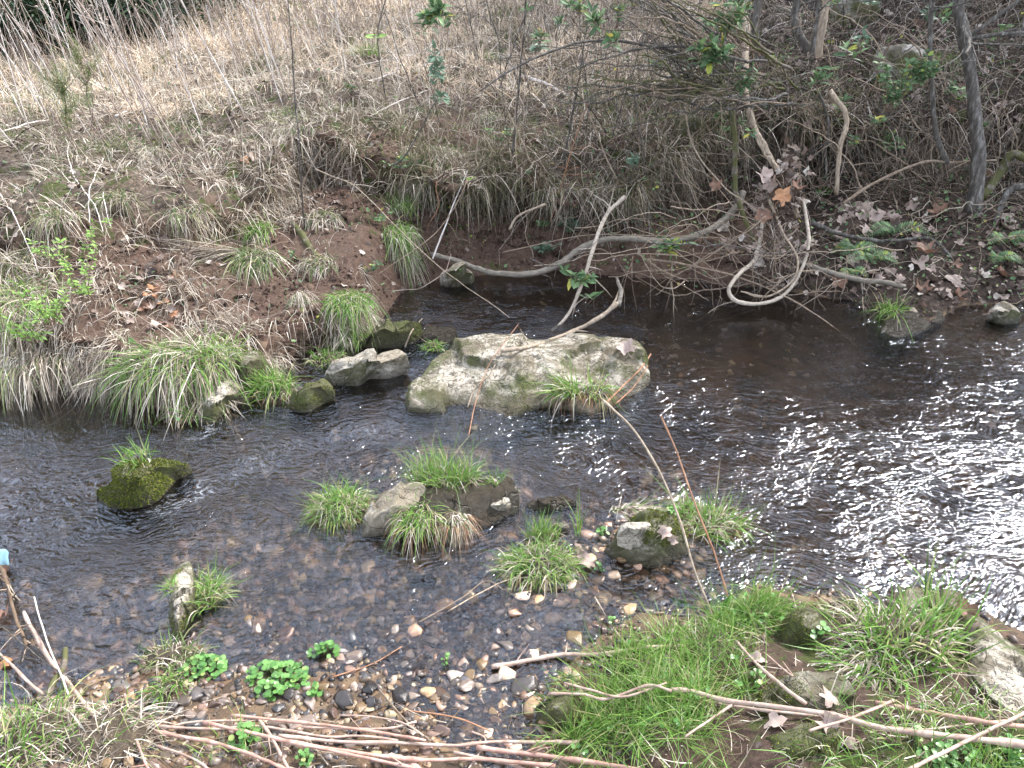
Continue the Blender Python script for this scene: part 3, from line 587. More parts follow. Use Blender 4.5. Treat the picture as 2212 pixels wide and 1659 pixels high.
cliffrock('lichened boulder jutting from the right bank under the privet leaves', 1945, 185, 62, 75, .3, 32)
cliffrock('mossy lump on the lip of the bank left of the twin vines', 1560, 265, 24, 22, .2, 33, 'rockmoss')
cliffrock('mossy lump hanging at the bank edge above the root curtain', 1490, 300, 36, 45, .5, 34, 'rockmoss')

# ------------------------------------------------------------------ PEBBLES and gravel
def ico(sub):
    import bmesh
    bm = bmesh.new(); bmesh.ops.create_icosphere(bm, subdivisions=sub, radius=1)
    v = np.array([x.co for x in bm.verts]); f = np.array([[w.index for w in x.verts] for x in bm.faces]); bm.free(); return v, f
iv1, if1 = ico(1); iv2, if2 = ico(2); iv3, if3 = ico(3)
def chip(v, seed, cuts=15):
    r_ = np.random.default_rng(seed); v = v.copy()
    for _ in range(cuts):
        n = nrm(r_.normal(size=3)); d = r_.uniform(.42, .82); s_ = v@n; k_ = s_ > d; v[k_] -= np.outer(s_[k_]-d, n)*.99
    v *= 1+.05*fbm(v*2.5+seed, 2, seed)[:, None]
    return v*np.array([1, r_.uniform(.6, .9), r_.uniform(.38, .65)])
cols8 = [(.04, .04, .045), (.11, .10, .10), (.20, .15, .115), (.30, .19, .15), (.42, .27, .13), (.26, .22, .20), (.50, .38, .31), (.15, .085, .06)]
cname = ['black', 'dark grey', 'brown', 'reddish', 'orange tan', 'grey brown', 'pale pink', 'dark brown']
pm = []
for i, c_ in enumerate(cols8):
    m, t = mat('pebble_'+cname[i].replace(' ', '_')); q = NT(t); p = q.pos(); z = q.n('ShaderNodeSeparateXYZ', {0: p}).outputs[2]
    n1 = q.noise(p, 35, 7, .7); r_ = q.n('ShaderNodeObjectInfo').outputs['Random']
    col = q.mix(q.ramp(n1, [(.35, 0.), (.7, 1.)]), tuple(x*.24 for x in c_), tuple(min(1, x*.68) for x in c_))
    col = q.mix(q.math('MULTIPLY', r_, .3), col, (.3, .2, .13))
    w = q.ramp(z, [(.03, 1.), (.10, 0.)])
    col = q.mix(q.math('MULTIPLY', w, .75), col, tuple(x*.3 for x in c_))
    q.out(q.n('ShaderNodeBsdfPrincipled', {'Base Color': col, 'Roughness': q.mix(w, (.6, .6, .6), (.22, .22, .22)), 'Normal': q.bump(n1, .5, .008)}).outputs[0]); pm.append(m)
pebmesh = []
for i in range(24):
    me = mesh_arrays('pebble', chip(iv3, 100+i), if3, pm[i % 8], i % 3 == 1); pebmesh.append(me)
def pebble(u, v, size_px, mi, rz=None, label=None, tilt=.25, sink=.25, zz=None):
    p_, n = hit(u, v, water=False); dep = (p_-CAMP)@CF; s_ = size_px*.5*dep*TX/1106
    o = bpy.data.objects.new('pebble', pebmesh[mi % 24]); COL.objects.link(o)
    o.location = (p_[0], p_[1], p_[2]+s_*.12); o.scale = (s_, s_, s_)
    o.rotation_euler = (random.uniform(-tilt, tilt), random.uniform(-tilt, tilt), random.uniform(0, 6.28) if rz is None else rz)
    zn = near_(u, v)
    sz = 'large' if size_px > 42 else ('small' if size_px < 24 else 'middling')
    tag(o, label or f'{sz} {cname[mi % 8]} pebble {zn}', 'pebble', 'pebbles of the near gravel bar and riffle')
hero_peb = [(480, 1520, 44, 6, 'pale pink pebble just below the left cress'), (745, 1520, 66, 1, 'large blocky charcoal stone right of the cress'), (800, 1490, 62, 0, None), (865, 1510, 75, 0, 'tall dark angular stone standing in the riffle above the canes'),
 (565, 1515, 48, 14, None), (670, 1560, 64, 6, 'large pink pebble above the cane pile'), (700, 1485, 40, 4, None), (560, 1550, 30, 4, None), (530, 1525, 34, 3, None), (430, 1500, 56, 5, None), (400, 1515, 50, 10, None),
 (365, 1530, 52, 9, None), (410, 1545, 44, 6, None), (620, 1500, 50, 8, None), (600, 1530, 40, 9, None), (640, 1540, 30, 7, None), (660, 1500, 26, 9, None), (720, 1540, 40, 3, None), (1010, 1480, 62, 6, 'broad pale pink stone in the riffle'),
 (1140, 1485, 80, 1, 'largest black rounded stone near the middle of the riffle edge'), (1110, 1490, 30, 7, None), (1112, 1462, 26, 3, None), (1030, 1395, 42, 4, None), (1095, 1395, 58, 5, None), (970, 1360, 50, 0, None),
 (1000, 1345, 36, 6, None), (1040, 1438, 40, 12, 'orange brown stone at the tip of the pale cane'), (1060, 1340, 44, 5, None), (1090, 1335, 40, 0, None), (960, 1582, 54, 3, None), (1015, 1550, 28, 12, None), (1075, 1560, 40, 3, None),
 (1000, 1580, 22, 4, None), (1240, 1385, 58, 12, 'long flat orange stone in the riffle below the reed tuft'), (1310, 1360, 46, 7, None), (1180, 1395, 36, 12, None), (950, 1500, 46, 7, None), (900, 1465, 30, 0, None),
 (770, 1420, 60, 6, None), (700, 1395, 54, 3, None), (590, 1395, 44, 2, None), (790, 1330, 46, 3, None), (685, 1250, 60, 6, 'pink stone under the upper riffle'), (740, 1300, 46, 4, None), (870, 1340, 46, 7, None), (540, 1345, 44, 12, None),
 (1430, 1235, 44, 12, None), (1345, 1210, 30, 4, None), (1190, 1170, 30, 3, None), (280, 1520, 36, 5, None), (230, 1530, 26, 12, None), (305, 1490, 28, 12, None), (260, 1490, 34, 3, None), (1440, 1430, 50, 1, None), (1540, 1430, 50, 0, None),
 (620, 1600, 40, 12, None), (450, 1590, 50, 12, None), (700, 1610, 40, 3, None), (1330, 1560, 36, 3, None)]
for u, v, s_, mi, lb in hero_peb: pebble(u, v, s_, mi, label=lb)
cnt = 0
while cnt < 235:
    u = random.uniform(180, 1300); v = random.uniform(1300, 1650)
    edge = 1480-(60 if u > 900 else 0)+40*math.sin(u*.01)
    if v < edge and random.random() > .35: continue
    if u > 1180 and v > 1440: continue
    if v > 1600 and random.random() > .4: continue
    pebble(u, v, random.choice([14, 18, 22, 26, 32, 38]), random.randrange(24)); cnt += 1
# gravel (uncountable)
N = 12000
w_ = (fcen[:, 2] < .09)*(fcen[:, 1] > 1.0)*(fcen[:, 1] < 3.6)*(fT < 1.5)*np.where(fcen[:, 0] < .5, 1, .5)*np.where(fcen[:, 2] < -.09, .25, 1)
Pg, Ng, _ = sample(N, w_); sz = np.minimum(RNG.lognormal(-4.6, .5, N), .024)
V1, F1 = replicate(iv1*np.array([1, .75, .55]), [if1], rot_rand(N), Pg, sz[:, None])
V1 = V1+.24*np.repeat(sz, len(iv1))[:, None]*RNG.normal(size=V1.shape)
tag(link('gravel', mesh_arrays('gravel', V1, F1, M['pebdark'], False)), 'wet multicoloured gravel covering the shallow bed', 'gravel', kind='stuff')
N = 900
w_ = (fcen[:, 2] < -.05)*(fcen[:, 1] > 2)*(fT < 1.5)
Pg, Ng, _ = sample(N, w_); sz = np.minimum(RNG.lognormal(-4.1, .5, N), .035)
V1, F1 = replicate(iv1*np.array([1, .8, .4]), [if1], rot_rand(N), Pg, sz[:, None])
V1 = V1+.14*np.repeat(sz, len(iv1))[:, None]*RNG.normal(size=V1.shape)
tag(link('creek_stones', mesh_arrays('creek_stones', V1, F1, M['pebwet'], True)), 'brown stones scattered under the deeper water', 'stones', kind='stuff')

fpu, fpv = project(fcen)
for nm_, N, sz0, w_ in [('riffle_stones', 3400, -3.75, (fcen[:, 2] < -.004)*(fcen[:, 2] > -.085)*(fcen[:, 1] > 1.2)*(fcen[:, 1] < 3.4)*(fT < 0)*(fcen[:, 0] < .9)), ('bar_stones', 1500, -4.0, (fcen[:, 2] >= -.02)*(fcen[:, 2] < .07)*(fpv > 1440)*(fcen[:, 1] > 1.2)*(fT < 0)*(fcen[:, 0] < .25))]:
    vs, fs = [], []; o_ = 0
    for k_ in range(6):
        tv = chip(iv2, 500+k_, 14); n_ = N//6; Pg, Ng, _ = sample(n_, w_); sz = np.minimum(RNG.lognormal(sz0, .4, n_), .055); a = RNG.random(n_)*6.283; tl_ = RNG.normal(0, .28, (n_, 2))
        Mx = basis(np.stack([np.cos(a), np.sin(a), tl_[:, 0]], -1), np.stack([tl_[:, 1], tl_[:, 0], np.ones(n_)], -1)); V1, F1 = replicate(tv, [if2], Mx, Pg-[0, 0, .002], sz[:, None]); vs.append(V1); fs.append(F1[0]+o_); o_ += len(V1)
    tag(link(nm_, mesh_arrays(nm_, np.vstack(vs), np.vstack(fs), M['pebwet' if nm_[0] == 'r' else 'pebbar'], False)), 'flat angular rust and brown stones packed in the shallow riffle' if nm_[0] == 'r' else 'angular brown stones packed into the gravel bar under the canes', 'stones', kind='stuff')
# ------------------------------------------------------------------ GRASS COVER (stuff)
def gdir(nn, up, out_, rnd): 
    N = len(nn); return nn*out_+np.array([0, 0, 1.])*up+RNG.normal(0, rnd, (N, 3))
def ell(u0, v0, a, b): return (((fpu-u0)/a)**2+((fpv-v0)/b)**2 < 1+.5*fbm(fcen*3, 2, 190))*(fT > 0)
bare = 1-.93*np.clip(ell(665, 625, 115, 80)*1.+ell(755, 420, 95, 50)+ell(1120, 488, 300, 92)+ell(600, 735, 90, 35)+ell(310, 640, 60, 50)+ell(820, 330, 40, 60), 0, 1)
def clumps(N, per, w, rad, dirf, ln, wd, droop, segs=4, curl=.4, jit=.45, scale_y=False, drp_j=.35):
    nc = max(1, N//per); Pc, Nc, ix = sample(nc, w*bare); Dc = nrm(dirf(Nc, nc)); lc = RNG.uniform(*ln, nc); dc = RNG.uniform(*droop, nc); rc = rad*RNG.uniform(.4, 1.5, nc)
    k = np.repeat(np.arange(nc), per); M_ = len(k); ys = (Pc[k, 1]/7.)**.8 if scale_y else np.ones(M_)
    off = RNG.normal(0, 1, (M_, 3))*rc[k][:, None]*ys[:, None]; off -= Nc[k]*(off*Nc[k]).sum(1, keepdims=True)*.8
    D = Dc[k]+off/(rc[k]*ys)[:, None]*.35+RNG.normal(0, jit, (M_, 3))
    return blades(Pc[k]+off, D, lc[k]*RNG.uniform(.5, 1.2, M_)*ys, RNG.uniform(*wd, M_)*ys, dc[k]+RNG.normal(0, drp_j, M_), segs, curl)
fy = fcen[:, 1]; fx = fcen[:, 0]; patch = fbm(fcen*1.5, 3, 130)
# thatch on the bank slope and lip
midz = sstep(fx, -1.7, -.7)*np.clip((7.2-fT)/1.2, 0, 1)  # mid bank: bright blades thinned for darker ones to imitate its shade
w0 = (fT > 4.6)*(fT < 8.3)*(1-.62*midz)*np.where(flit > .5, .05, 1)*np.clip(.8+1.5*patch, .3, 2)
dslope = lambda nn, n: nn*np.array([.9, .9, .45])+RNG.normal(0, .45, (n, 3))+np.array([0, -.3, .12])
tag(link('dry_grass', blades_mesh('dry_grass', M['dry'], [clumps(110000, 26, w0, .05, dslope, (.08, .27), (.003, .0065), (.1, 1.2), 4, .55, .5)])),
    'matted dry grass draping over the far bank', 'dry grass', kind='stuff')
w0 = (fT > 2.)*(fT < 5.2)*(fx < .1)*np.clip(patch*1.5+np.where(fx < -1.6, .25, -.12), 0, 1)
tag(link('hanging_dry_grass', blades_mesh('hanging_dry_grass', M['dry'], [clumps(26000, 30, w0, .045, lambda nn, n: nn*.6+RNG.normal(0, .35, (n, 3))+np.array([0, -.3, 0]), (.08, .3), (.0025, .005), (.3, 1.7), 6, .4, .35)])),
    'strands of dead grass hanging down the left bank face', 'dry grass', kind='stuff')
w0 = (fT > 4.2)*(fT < 5.8)*np.where(fx > -2.2, 1, .4)*np.clip(.25+2.2*fbm(fcen*np.array([2.5, 1, 1])+4, 3, 135), 0.0, 1)
tag(link('hanging_roots', blades_mesh('hanging_roots', M['rootlet'], [clumps(20000, 22, w0, .05, lambda nn, n: nn*.6+RNG.normal(0, .5, (n, 3))+np.array([0, -.3, -.2]), (.05, .34), (.0025, .006), (.2, 1.9), 7, .55, .5)])),
    'curtain of fine roots and dead straw hanging from the bank lip', 'roots', kind='stuff')
w1 = (fT > 4.4)*(fT < 7.6)*midz*np.where(flit > .5, .3, 1)*np.clip(.5+1.8*fbm(fcen*2+50, 3, 137), .05, 2)
tag(link('shade_toned_thatch', blades_mesh('shade_toned_thatch', M['mixed'], [clumps(26000, 22, w1, .05, dslope, (.07, .24), (.003, .006), (.1, 1.4), 5, .6, .6)])),
    'olive and brown matted grass, darkened as if shaded, on the middle of the far bank', 'dry grass', kind='stuff')
w0 = (fT > 7.4)*(fy < 26)*np.where(flit > .5, .08, 1)/np.maximum(fy, 6)**1.7*np.clip(1+1.2*patch, .2, 2)
tag(link('field_grass', blades_mesh('field_grass', M['field'], [clumps(90000, 24, w0, .07, lambda nn, n: nn*.35+RNG.normal(0, .6, (n, 3))+np.array([0, -.1, .25]), (.12, .34), (.004, .008), (.2, 1.1), 3, .5, .5, True)])),
    'pinkish straw coloured dry grass covering the field above the bank', 'dry grass', kind='stuff')
# green grass in patches on bank and field
N = 34000; pg = fbm(fcen*np.array([1.1, 1.1, 1.1])+40, 3, 140)
Pg, Ng, ix = sample(N, (fT > 4.4)*(fy < 22)*np.clip(pg-.04+.18*ell(1150, 290, 420, 130)+.1*ell(1000, 380, 260, 60), 0, 1)**1.2*np.where(flit > .5, .12, 1)/np.maximum(fy, 6)**1.3)
D = gdir(Ng, .8, .2, .4)
tag(link('bank_green_grass', blades_mesh('bank_green_grass', M['dull'], [blades(Pg, D, RNG.uniform(.06, .16, N)*(Pg[:, 1]/7)**.4, RNG.uniform(.003, .0055, N)*Pg[:, 1]/7, RNG.uniform(.2, .9, N), 4, .3)])),
    'new green grass coming through the dry grass of the far bank', 'grass', kind='stuff')
# near lawn
pu, pv = project(fcen)
lw = lambda u0, v0, a, b: ((pu-u0)/a)**2+((pv-v0)/b)**2 < 1
pt_ = fbm(fcen*7, 3, 150)
wl = (fT < 0)*(fcen[:, 2] > .02)*(lw(1400, 1610, 230, 110)*1.+lw(1500, 1450, 190, 80)*1.+lw(1640, 1330, 100, 45)*1.2+(pv > 1630)*(pu > 1180)*.3+(pu > 1640)*(pv > 1500)*.10)*(fy > .6)*np.clip(.08+3.2*pt_, 0.0, 1)
gl = lambda nn, n: np.array([0, 0, .8])+RNG.normal(0, .45, (n, 3))
tag(link('green_grass', blades_mesh('green_grass', M['green'], [clumps(12500, 14, wl, .022, gl, (.08, .25), (.0018, .0036), (.1, 1.0), 6, .35, .28)])),
    'fresh green grass on the near bank at lower right', 'grass', kind='stuff')
N = 2600
Pg, Ng, ix = sample(N, (fT < 0)*(fcen[:, 2] > .04)*(fy > .6)*(fy < 3.2)*(fx > -1.6)*np.where(fx > .2, 1, .5))
tag(link('straw', blades_mesh('straw', M['dry'], [blades(Pg+[0, 0, .004], gdir(Ng, .05, .1, 1.)*np.array([1, 1, .25]), RNG.uniform(.04, .16, N), RNG.uniform(.0015, .0035, N), .1, 4, .4)])), 'broken straw lying on the near bank', 'straw', kind='stuff')
# lower edge mosses / ground plants on the bank face
N = 9000
lt = np.array([[0, 0, 0], [.35, .28, .04], [.75, .26, .05], [1, 0, 0], [.75, -.26, .05], [.35, -.28, .04], [.5, 0, -.03]]); lf = np.array([[0, 6, 1], [1, 6, 2], [2, 6, 3], [3, 6, 4], [4, 6, 5], [5, 6, 0]])
Pg, Ng, ix = sample(N, (fT > 2.)*(fT < 8)*(fy < 9)*np.clip(fbm(fcen*2.2+9, 3, 160)+.15*ell(1150, 290, 420, 130), 0, 1)**1.4)
Mx = basis(gdir(Ng, .3, .8, .8), np.array([0, 0, 1.])+RNG.normal(0, .3, (N, 3)))
V1, F1 = replicate(lt, [lf], Mx, Pg+Ng*.01, RNG.uniform(.008, .024, N)[:, None])
tag(link('ground_cover', mesh_arrays('ground_cover', V1, F1, M['leaf'], True)), 'tiny leafy plants dotted over the far bank', 'ground cover', kind='stuff')
# clover in the lawn
rl = np.array([[math.cos(a)*.5+.5, math.sin(a)*.5, .04*math.cos(3*a)] for a in np.linspace(math.pi, 3*math.pi, 11)[:-1]]); rl = np.vstack([rl, [.5, 0, -.04]])
rf = np.array([[i, (i+1) % 10, 10] for i in range(10)])
N = 150
Pg, Ng, ix = sample(N, wl)
Pg = Pg+np.array([0, 0, 1])*RNG.uniform(.015, .05, N)[:, None]; vs, fs = [], []; o_ = 0
a0 = RNG.random(N)*6.28
for k_ in range(2):
    a = a0+k_*2.4; Mx = basis(np.stack([np.cos(a), np.sin(a), RNG.normal(0, .2, N)], -1), np.array([0, -.35, 1.])+RNG.normal(0, .2, (N, 3)))
    V1, F1 = replicate(rl, [rf], Mx, Pg, RNG.uniform(.009, .02, N)[:, None]); vs.append(V1); fs.append(F1[0]+o_); o_ += len(V1)
tag(link('clover', mesh_arrays('clover', np.vstack(vs), np.vstack(fs), M['cress'], True)), 'round leaved seedlings scattered in the near grass', 'clover', kind='stuff')

# ------------------------------------------------------------------ leaf litter
def leaf_template(seed, lobes=5):
    r_ = np.random.default_rng(seed); n_ = lobes*6; an = np.linspace(0, 2*math.pi, n_, endpoint=False)
    rad = .62+.38*np.abs(np.cos(an*lobes/2))**1.4; rad *= np.where(np.abs(an-math.pi) < .5, .55, 1)*r_.uniform(.85, 1.1, n_)
    ring = lambda s_: np.stack([np.cos(an)*rad*s_, np.sin(an)*rad*s_*.85, np.zeros(n_)], -1)
    V = np.vstack([[0, 0, 0], ring(.4), ring(.75), ring(1.)])
    x, y = V[:, 0], V[:, 1]; k1, k2 = r_.uniform(-.7, .9, 2)
    V[:, 2] = k1*x*x*.7+k2*y*y*.9+.14*np.sin(x*5+seed)*np.cos(y*4+seed)+.12*np.abs(y)
    f3 = np.array([[0, 1+i, 1+(i+1) % n_] for i in range(n_)])
    f4 = np.array([[1+n_*k_+i, 1+n_*(k_+1)+i, 1+n_*(k_+1)+(i+1) % n_, 1+n_*k_+(i+1) % n_] for k_ in range(2) for i in range(n_)])
    return V, f3, f4
leafmesh = []
for i in range(12):
    V, f3, f4 = leaf_template(200+i, 5 if i % 3 else 3)
    stem = tube(catmull([(-.3, 0, .0), (-.8, .05, .03), (-1.15, .0, .1)], 5), .02, 4)
    o_ = len(V); V = np.vstack([V, stem[0]])
    leafmesh.append(mesh_arrays('fallen_leaf', V, [f3, f4, stem[1]+o_, stem[2]+o_], M[['dead', 'dead', 'dead', 'deadpink'][i % 4]], True))
lm_or = leafmesh[1].copy(); lm_or.materials[0] = M['deadorange']; lm_pk = leafmesh[4].copy(); lm_pk.materials[0] = M['deadpink']
lm_br = leafmesh[2].copy(); lm_br.materials[0] = leafy('leaf_dead_brown', [(0, (.17, .095, .062)), (1, (.24, .135, .09))], .15, .5, .35, 20, .35, .4)
def fleaf(u, v, size_px, me, label, off=.03, rot=None, grp='dead leaves lying on the banks'):
    p_, n = hit(u, v, off)
    if off >= .18: p_, n = PY(u, v, 5.46+random.uniform(-.03, .03)), np.array([0, -1, .3])
    dep = (p_-CAMP)@CF; s_ = size_px*.5*dep*TX/1106
    o = bpy.data.objects.new('fallen_leaf', me); COL.objects.link(o); o.location = p_; o.scale = (s_,)*3
    nv = Vector(n*.7+np.array([random.gauss(0, .3), -.25+random.gauss(0, .3), .35])).normalized()
    qn = nv.to_track_quat('Z', 'Y').to_matrix() @ Matrix.Rotation(random.uniform(0, 6.28), 3, 'Z'); o.rotation_euler = qn.to_euler()
    tag(o, label, 'fallen leaf', grp)
for u, v, s_, me, lb, of in [
 (1690, 425, 50, lm_or, 'large orange brown lobed leaf caught on the debris bundle of the twin vines', .22),
 (1650, 380, 50, lm_pk, 'pink brown leaf at the top of the debris bundle of the twin vines', .22), (1665, 400, 44, leafmesh[2], 'curled brown leaf beside the large orange leaf', .2),
 (1650, 470, 44, lm_br, 'red brown leaf hanging below the large orange leaf', .2), (1720, 405, 40, lm_br, 'brown leaf right of the large orange leaf', .18),
 (1545, 400, 34, lm_br, 'narrow rust coloured leaf snagged on a thin vine left of the debris bundle', .3), (355, 650, 52, lm_or, 'largest rust orange leaf in the drift of leaves on the left bank', .02),
 (352, 625, 44, lm_br, 'rust leaf above the largest one in the left drift', .03), (330, 620, 30, lm_or, 'small pointed orange leaf in the left drift', .03), (310, 668, 26, lm_br, 'small rust leaf left in the left drift', .02), (350, 700, 24, lm_br, 'dark leaf below the left drift', .02),
 (1352, 752, 52, lm_pk, 'crumpled pinkish leaf on the right end of the largest slab', .03), (1262, 1215, 52, lm_pk, 'pink dead leaf on the right side of the reed tuft', .03), (1435, 1150, 40, lm_pk, 'pink leaf on the mossy rock of the right islet', .02),
 (1455, 1165, 30, lm_pk, 'small pink leaf right of the other on the right islet', .02), (1635, 1425, 44, lm_pk, 'pale leaf on the near bank beside the thin twig', .02), (1790, 1505, 56, leafmesh[7], 'grey curled leaf on the mossy slab', .015),
 (1680, 1565, 60, lm_pk, 'pale folded leaf on the mossy hump under the thick cane', .015), (1790, 1565, 70, lm_pk, 'long pinkish leaf under the thick cane', .01), (1835, 1610, 44, leafmesh[3], 'greyish crumpled leaf below the thick cane', .02),
 (2090, 1320, 52, lm_br, 'curled rust leaf at the tip of the right ledge', .03), (2095, 1365, 60, leafmesh[6], 'brown star shaped leaf on the right ledge', .02), (2000, 545, 62, lm_br, 'large dark red brown leaf over the right log', .12),
 (1860, 450, 80, leafmesh[5], 'large flat mauve brown leaf at the foot of the right bank', .03), (1880, 470, 60, lm_pk, 'pale mauve leaf next to the large flat leaf', .03), (1960, 320, 54, lm_pk, 'pink grey leaf hanging in the hollow of the right bank', .1),
 (2070, 640, 44, lm_br, 'rust leaf on the right edge of the water', .02), (1700, 70, 40, leafmesh[8], 'grey brown leaf by the sapling feet', .02), (420, 120, 30, lm_br, None, .02), (1395, 20, 24, lm_br, None, .02), (1430, 220, 30, lm_pk, None, .02),
 (1250, 1185, 30, leafmesh[1], None, .02), (550, 340, 34, lm_pk, None, .01), (530, 345, 30, lm_or, None, .01), (445, 350, 40, leafmesh[9], None, .01), (10, 1230, 44, lm_br, 'dark leaf on the debris at the left edge', .02), (4, 1335, 50, lm_br, 'brown leaf at the left edge above the canes', .02),
 (8, 1430, 40, lm_or, 'orange leaf at the left edge beside the canes', .02)]:
    fleaf(u, v, s_, me, lb or 'lone rust coloured leaf lying on the dry grass of the far bank', of)
for i in range(26):
    u_, v_ = random.gauss(345, 32), random.gauss(650, 38); fleaf(u_, v_, random.uniform(16, 34), random.choice([lm_br, lm_or, lm_pk, leafmesh[1], leafmesh[2]]), 'curled leaf in the drift of leaves on the left bank '+('above' if v_ < 650 else 'below')+(' left' if u_ < 345 else ' right')+' of the largest', random.uniform(.01, .07))
cnt = 0
while cnt < 230:
    u = random.uniform(1550, 2230); v = random.uniform(10, 680)
    if v > 620 and u < 1950: continue
    p_, n = hit(u, v)
    if p_[2] < .03: continue
    lo = v > 400
    fleaf(u, v, random.uniform(20, 46)*(1.1 if lo else .8), (lf_ := random.choice(leafmesh+[lm_br, lm_pk])), f'{"rust brown" if lf_ is lm_br else "pinkish" if lf_ in (lm_pk, leafmesh[3], leafmesh[7], leafmesh[11]) else "dull brown"} leaf in the litter '+near_(u, v), random.uniform(.005, .05)); cnt += 1
def litter(name, N, w, lab, s0, s1, lift=.02, m='dead', kind='stuff'):
    vs, f3s, f4s = [], [], []; o_ = 0
    for k_ in range(3):
        V, f3, f4 = leaf_template(300+k_, 4); n_ = N//3; Pg, Ng, ix = sample(n_, w)
        Mx = basis(RNG.normal(size=(n_, 3))*np.array([1, 1, .5]), Ng+RNG.normal(0, .5, (n_, 3)))
        V1, F1 = replicate(V, [f3, f4], Mx, Pg+Ng*RNG.uniform(.003, lift, n_)[:, None], RNG.uniform(s0, s1, n_)[:, None])
        vs.append(V1); f3s.append(F1[0]+o_); f4s.append(F1[1]+o_); o_ += len(V1)
    tag(link(name, mesh_arrays(name, np.vstack(vs), [np.vstack(f3s), np.vstack(f4s)], M[m], True)), lab, 'leaf litter', kind=kind)
litter('leaf_litter', 7000, (flit > .3)*(fT > 1.8)*(fy < 14)*np.where(fT < 4, 1.4, 1), 'brown leaf litter covering the right bank and slope', .012, .042, .04)
litter('left_leaf_litter', 2400, (fT > 2.4)*(fT < 8.2)*(fx < 1.2)*np.clip(fbm(fcen*2.+3, 3, 170)+.08, 0, 1)*(fy < 9), 'grey brown dead leaves strewn in the dry grass', .012, .036, .03)
litter('near_leaf_litter', 240, (fT < 0)*(fcen[:, 2] > .03)*(fy > .7)*(fy < 3)*(fx > .1), 'small leaf scraps on the near bank', .006, .018, .01)
N = 9000   # twig litter on the right slope
Pg, Ng, ix = sample(N, (fT > 2.)*(fT < 8.6)*np.where(flit > .4, 1, .35))
tag(link('twig_litter', blades_mesh('twig_litter', M['rootlet'], [blades(Pg+Ng*.015, RNG.normal(0, 1, (N, 3))*np.array([1, .6, .6])+Ng*.3, RNG.uniform(.06, .3, N), RNG.uniform(.002, .005, N), RNG.uniform(0, .5, N), 4, .35)])), 'thin dead twigs and stems strewn over the bank', 'twigs', kind='stuff')

wb_ = (fT > 4.2)*(fT < 8.5)*(fy < 11)
N = 24000
Pg, Ng, ix = sample(N, wb_*np.clip(sstep(fx+.1*(fy-6)+.5*fbm(fcen*1.3, 2, 200), -1.0, .9), .04, 1)*(1+patch))
dd = RNG.normal(0, 1, (N, 3))*np.array([.9, .5, .55])+np.array([-.15, -.35, .55]); L0 = RNG.lognormal(-1.05, .5, N)
tag(link('brush', blades_mesh('brush', M['brushm'], [blades(Pg, dd, L0, RNG.uniform(.0035, .0075, N), RNG.uniform(.1, 1.1, N), 7, .45)])), 'dense dead brush and vines tangled over the right half of the far bank', 'brush', kind='stuff')
N = 5200
Pg, Ng, ix = sample(N, (fT > 2.2)*(fT < 8)*(fy < 9)*np.where(fx > .6, 1, .12)*np.clip(.4+2*fbm(fcen*1.7, 3, 210), 0, 1))
dd = RNG.normal(0, 1, (N, 3))*np.array([1, .6, .5])+np.array([0, -.6, .3]); Pq = Pg+nrm(dd)*RNG.uniform(.02, .3, N)[:, None]
V1, F1 = replicate(lt*np.array([1, 1.1, 1]), [lf], basis(dd, np.array([0, -.3, 1.])+RNG.normal(0, .4, (N, 3))), Pq, RNG.uniform(.015, .042, N)[:, None])
tag(link('creeper_leaves', mesh_arrays('creeper_leaves', V1, F1, M['leaf'], True)), 'green creeper leaves scattered through the brush of the far bank', 'creeper', kind='stuff')
N = 9000
Pg, Ng, ix = sample(N, (fT > 1.6)*(fT < 6.5)*(1.15-bare)*np.where(fy < 8, 1, 0)); sz = RNG.lognormal(-5.0, .6, N)
V1, F1 = replicate(iv1*np.array([1, .8, .7]), [if1], rot_rand(N), Pg, sz[:, None]); V1 = V1+.25*np.repeat(sz, len(iv1))[:, None]*RNG.normal(size=V1.shape)
tag(link('soil_crumbs', mesh_arrays('soil_crumbs', V1, F1, M['crumb'], False)), 'crumbs and clods of brown soil on the eroded bank face', 'soil crumbs', kind='stuff')
N = 2600
Pg, Ng, ix = sample(N, (fT > 1.6)*(fT < 5.5)*(fy < 8)*(1.2-bare))
tag(link('fine_roots', blades_mesh('fine_roots', M['rootlet'], [blades(Pg+Ng*.006, RNG.normal(0, 1, (N, 3))*np.array([1, .3, .8])+[0, -.1, -.5], RNG.uniform(.03, .16, N), .0025, RNG.uniform(0, .6, N), 6, .7)])), 'hair thin roots lying on the bare soil of the bank', 'roots', kind='stuff')
N = 2600
Pg, Ng, ix = sample(N, (fT < 0)*(fcen[:, 2] > -.02)*((fpv > 1520)&(fpu < 1300)|(fpv > 1440)&(fpu > 1500))*(fy > .7))
tag(link('cane_litter', blades_mesh('cane_litter', M['rootlet'], [blades(Pg+np.array([0, 0, .012]), RNG.normal(0, 1, (N, 3))*np.array([1, .45, .12])+[.2, 0, .02], RNG.uniform(.03, .2, N), RNG.uniform(.0015, .0035, N), RNG.uniform(0, .2, N), 5, .35)])), 'brown broken twigs and rootlets packed between the canes', 'twigs', kind='stuff')
def strands(name, N, w, mdir, ln, rad, m, lab, cat, cr_amp=.02, n=12, sag=.3):
    Pg, Ng, ix = sample(N, w); it = []; s_ = np.linspace(0, 1, n)[:, None]
    for i in range(N):
        L_ = RNG.uniform(*ln); d = nrm(mdir(Ng[i])); e = RNG.normal(0, .5, 3)
        P = Pg[i]+d*L_*s_+e*L_*.5*(s_*(1-s_))*2+np.array([0, 0, -sag*L_])*s_*s_
        P = wob(P, cr_amp*L_/.3, 9, RNG.random()*90); P = wob(P, .006, 40, RNG.random()*90)
        it.append((P, np.linspace(1, .4, n)*RNG.uniform(*rad)))
    tag(link(name, tubes_mesh(name, it, M[m], 4)), lab, cat, kind='stuff')
